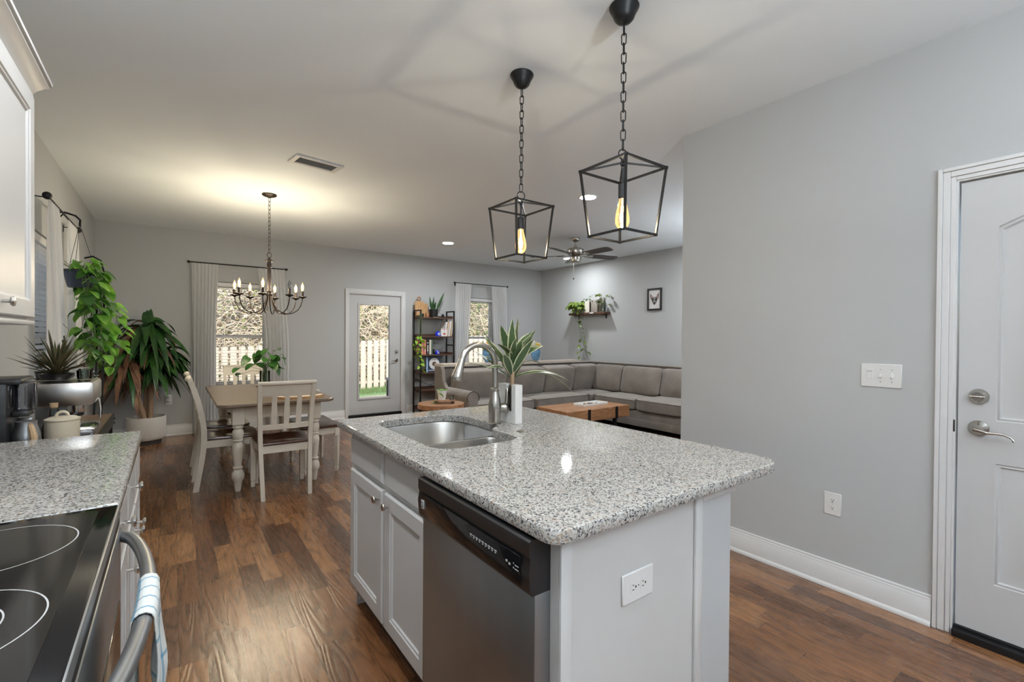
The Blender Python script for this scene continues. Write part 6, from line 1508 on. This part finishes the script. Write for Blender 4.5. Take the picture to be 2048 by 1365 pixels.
for f in (.14, .52, .90):
    mb = MB()
    for i in range(18):
        xa, xb_ = -3 + i, -2 + i; za = gz(xa, FYD) + f * (1.13 + .045 * (xa - 4) - gz(xa, FYD)); zb_ = gz(xb_, FYD) + f * (1.13 + .045 * (xb_ - 4) - gz(xb_, FYD)); mb.bar((xa, FYD + .035, za), (xb_, FYD + .035, zb_), .04, .08)
    wb(mb, 'fence_rail', m_fence, fe)
m_hill = NT('brushy_hillside'); v = m_hill.coord(); a_ = m_hill.noise(v, 2.2, 6, .75).outputs[0]; b_ = m_hill.noise(v, 13, 4, .8).outputs[0]
m_hill.set(m_hill.ramp(m_hill.math('ADD', m_hill.math('MULTIPLY', a_, .5), m_hill.math('MULTIPLY', b_, .5)), [(.38, (0.03, 0.028, 0.015)), (.48, (0.12, 0.095, 0.055)), (.56, (0.22, 0.18, 0.11)), (.66, (0.34, 0.29, 0.21))]), 1.0); m_hill.bump(b_, 1.0, .3)
def hillf(a, b):
    x = -16 + 46 * a; y = 17.2 + 3.5 * b + .8 * mnoise.noise(Vector((x * .5, b * 5, 0))); z = -1.2 + 9.5 * b ** 1.1 + .5 * mnoise.noise(Vector((x * .7, b * 6, 3)))
    return (x, y, z)
struct('hillside', MB().grid(hillf, 70, 26, True, False), m_hill.m)
def brush(n, box, smin, smax, mat, name, label, seed, thin=False):
    rng = random.Random(seed); mb = MB()
    for i in range(n):
        a, b = rng.random(), rng.random() ** .9; x, y, z = hillf((box[0] + (box[1] - box[0]) * a + 16) / 46, b * box[2]); y -= rng.uniform(.05, 1.3)
        c = Vector((x, y, z)); s_ = rng.uniform(smin, smax)
        if thin:
            d = Vector((rng.uniform(-1, 1), rng.uniform(-.6, .2), rng.uniform(-.4, 1))).normalized() * s_; q = Vector((rng.uniform(-.2, .2), 0, rng.uniform(-.2, .2))) * s_
            w = Vector((-d.z, 0, d.x)).normalized() * rng.uniform(.006, .013)
            mb.add([c - w, c + w, c + d / 2 + q + w, c + d / 2 + q - w, c + d + w * .4, c + d - w * .4], [(0, 1, 2, 3), (3, 2, 4, 5)])
        else:
            u = Vector((rng.uniform(-1, 1), rng.uniform(-1, 1), rng.uniform(-1, 1))).normalized() * s_; w = u.cross(Vector((rng.uniform(-1, 1), rng.uniform(-1, 1), rng.uniform(-1, 1)))).normalized() * s_ * .4
            mb.add([c - u, c + w, c + u, c - w], [(0, 1, 2, 3)])
    return solo_w(name, mb, mat, label, 'brush', kind='stuff')
m_straw = plain('pale_dry_stems', (0.38, 0.31, 0.22), 1.0, var=.5, nscale=2); m_oliv = leafmat('bush_leaves', (0.10, 0.15, 0.03), (0.30, 0.33, 0.09), rough=.8, trans=.35, nscale=1.5); m_dg = leafmat('dark_bush_leaves', (0.05, 0.09, 0.03), (0.15, 0.24, 0.07), rough=.8, trans=.3, nscale=1.2)
m_rust = leafmat('rust_leaves', (0.18, 0.10, 0.04), (0.34, 0.22, 0.10), rough=.9, trans=.3, nscale=1.5)
brush(13000, (-3, 14, .75), .35, 1.1, m_straw, 'dry_brush', 'tangled pale dry stems covering the hillside beyond the fence', 1, True)
brush(9000, (-3, 14, .75), .05, .10, m_oliv, 'leafy_brush', 'yellow-green leaves scattered through the hillside brush', 2)
brush(6000, (-3, 14, .70), .05, .09, m_rust, 'dead_leaves', 'rusty brown dead leaves in the hillside brush', 3)
brush(5000, (8.0, 13.5, .75), .06, .12, m_dg, 'evergreen_brush', 'dark evergreen leaves of the bush behind the sofa window', 4)
rng = random.Random(12); mb = MB()
for i in range(9000):
    x, y = rng.uniform(0, 12), rng.uniform(13.4, 15.35); z = gz(x, y); h_ = rng.uniform(.04, .13); dx = rng.uniform(-.03, .03)
    mb.add([(x - .006, y, z), (x + .006, y, z), (x + dx, y - .01, z + h_)], [(0, 1, 2)])
solo_w('grass', mb, leafmat('grass_blade', (0.06, 0.11, 0.03), (0.17, 0.22, 0.08), rough=.7, trans=.3), 'short green grass along the foot of the fence', 'grass', kind='stuff')
ob = thing('patio_table', 'small outdoor table with dark legs seen through the door glass', 'table', (3.62, 9.05, -.06))
MB().box(-.10, .45, -.20, .20, .50, .55, .01).build('table_top', plain('grey_deck_wood', (0.28, 0.22, 0.19), .8), ob)
for x in (-.05, .40):
    for y in (-.16, .16): MB().box(x - .03, x + .03, y - .03, y + .03, 0, .50).build('leg', M_BLACKM, ob)
MB().box(.03, .30, -.14, .10, 0, .47, .02).build('storage_box', plain('buff_box', (0.55, 0.47, 0.33), .8), ob)
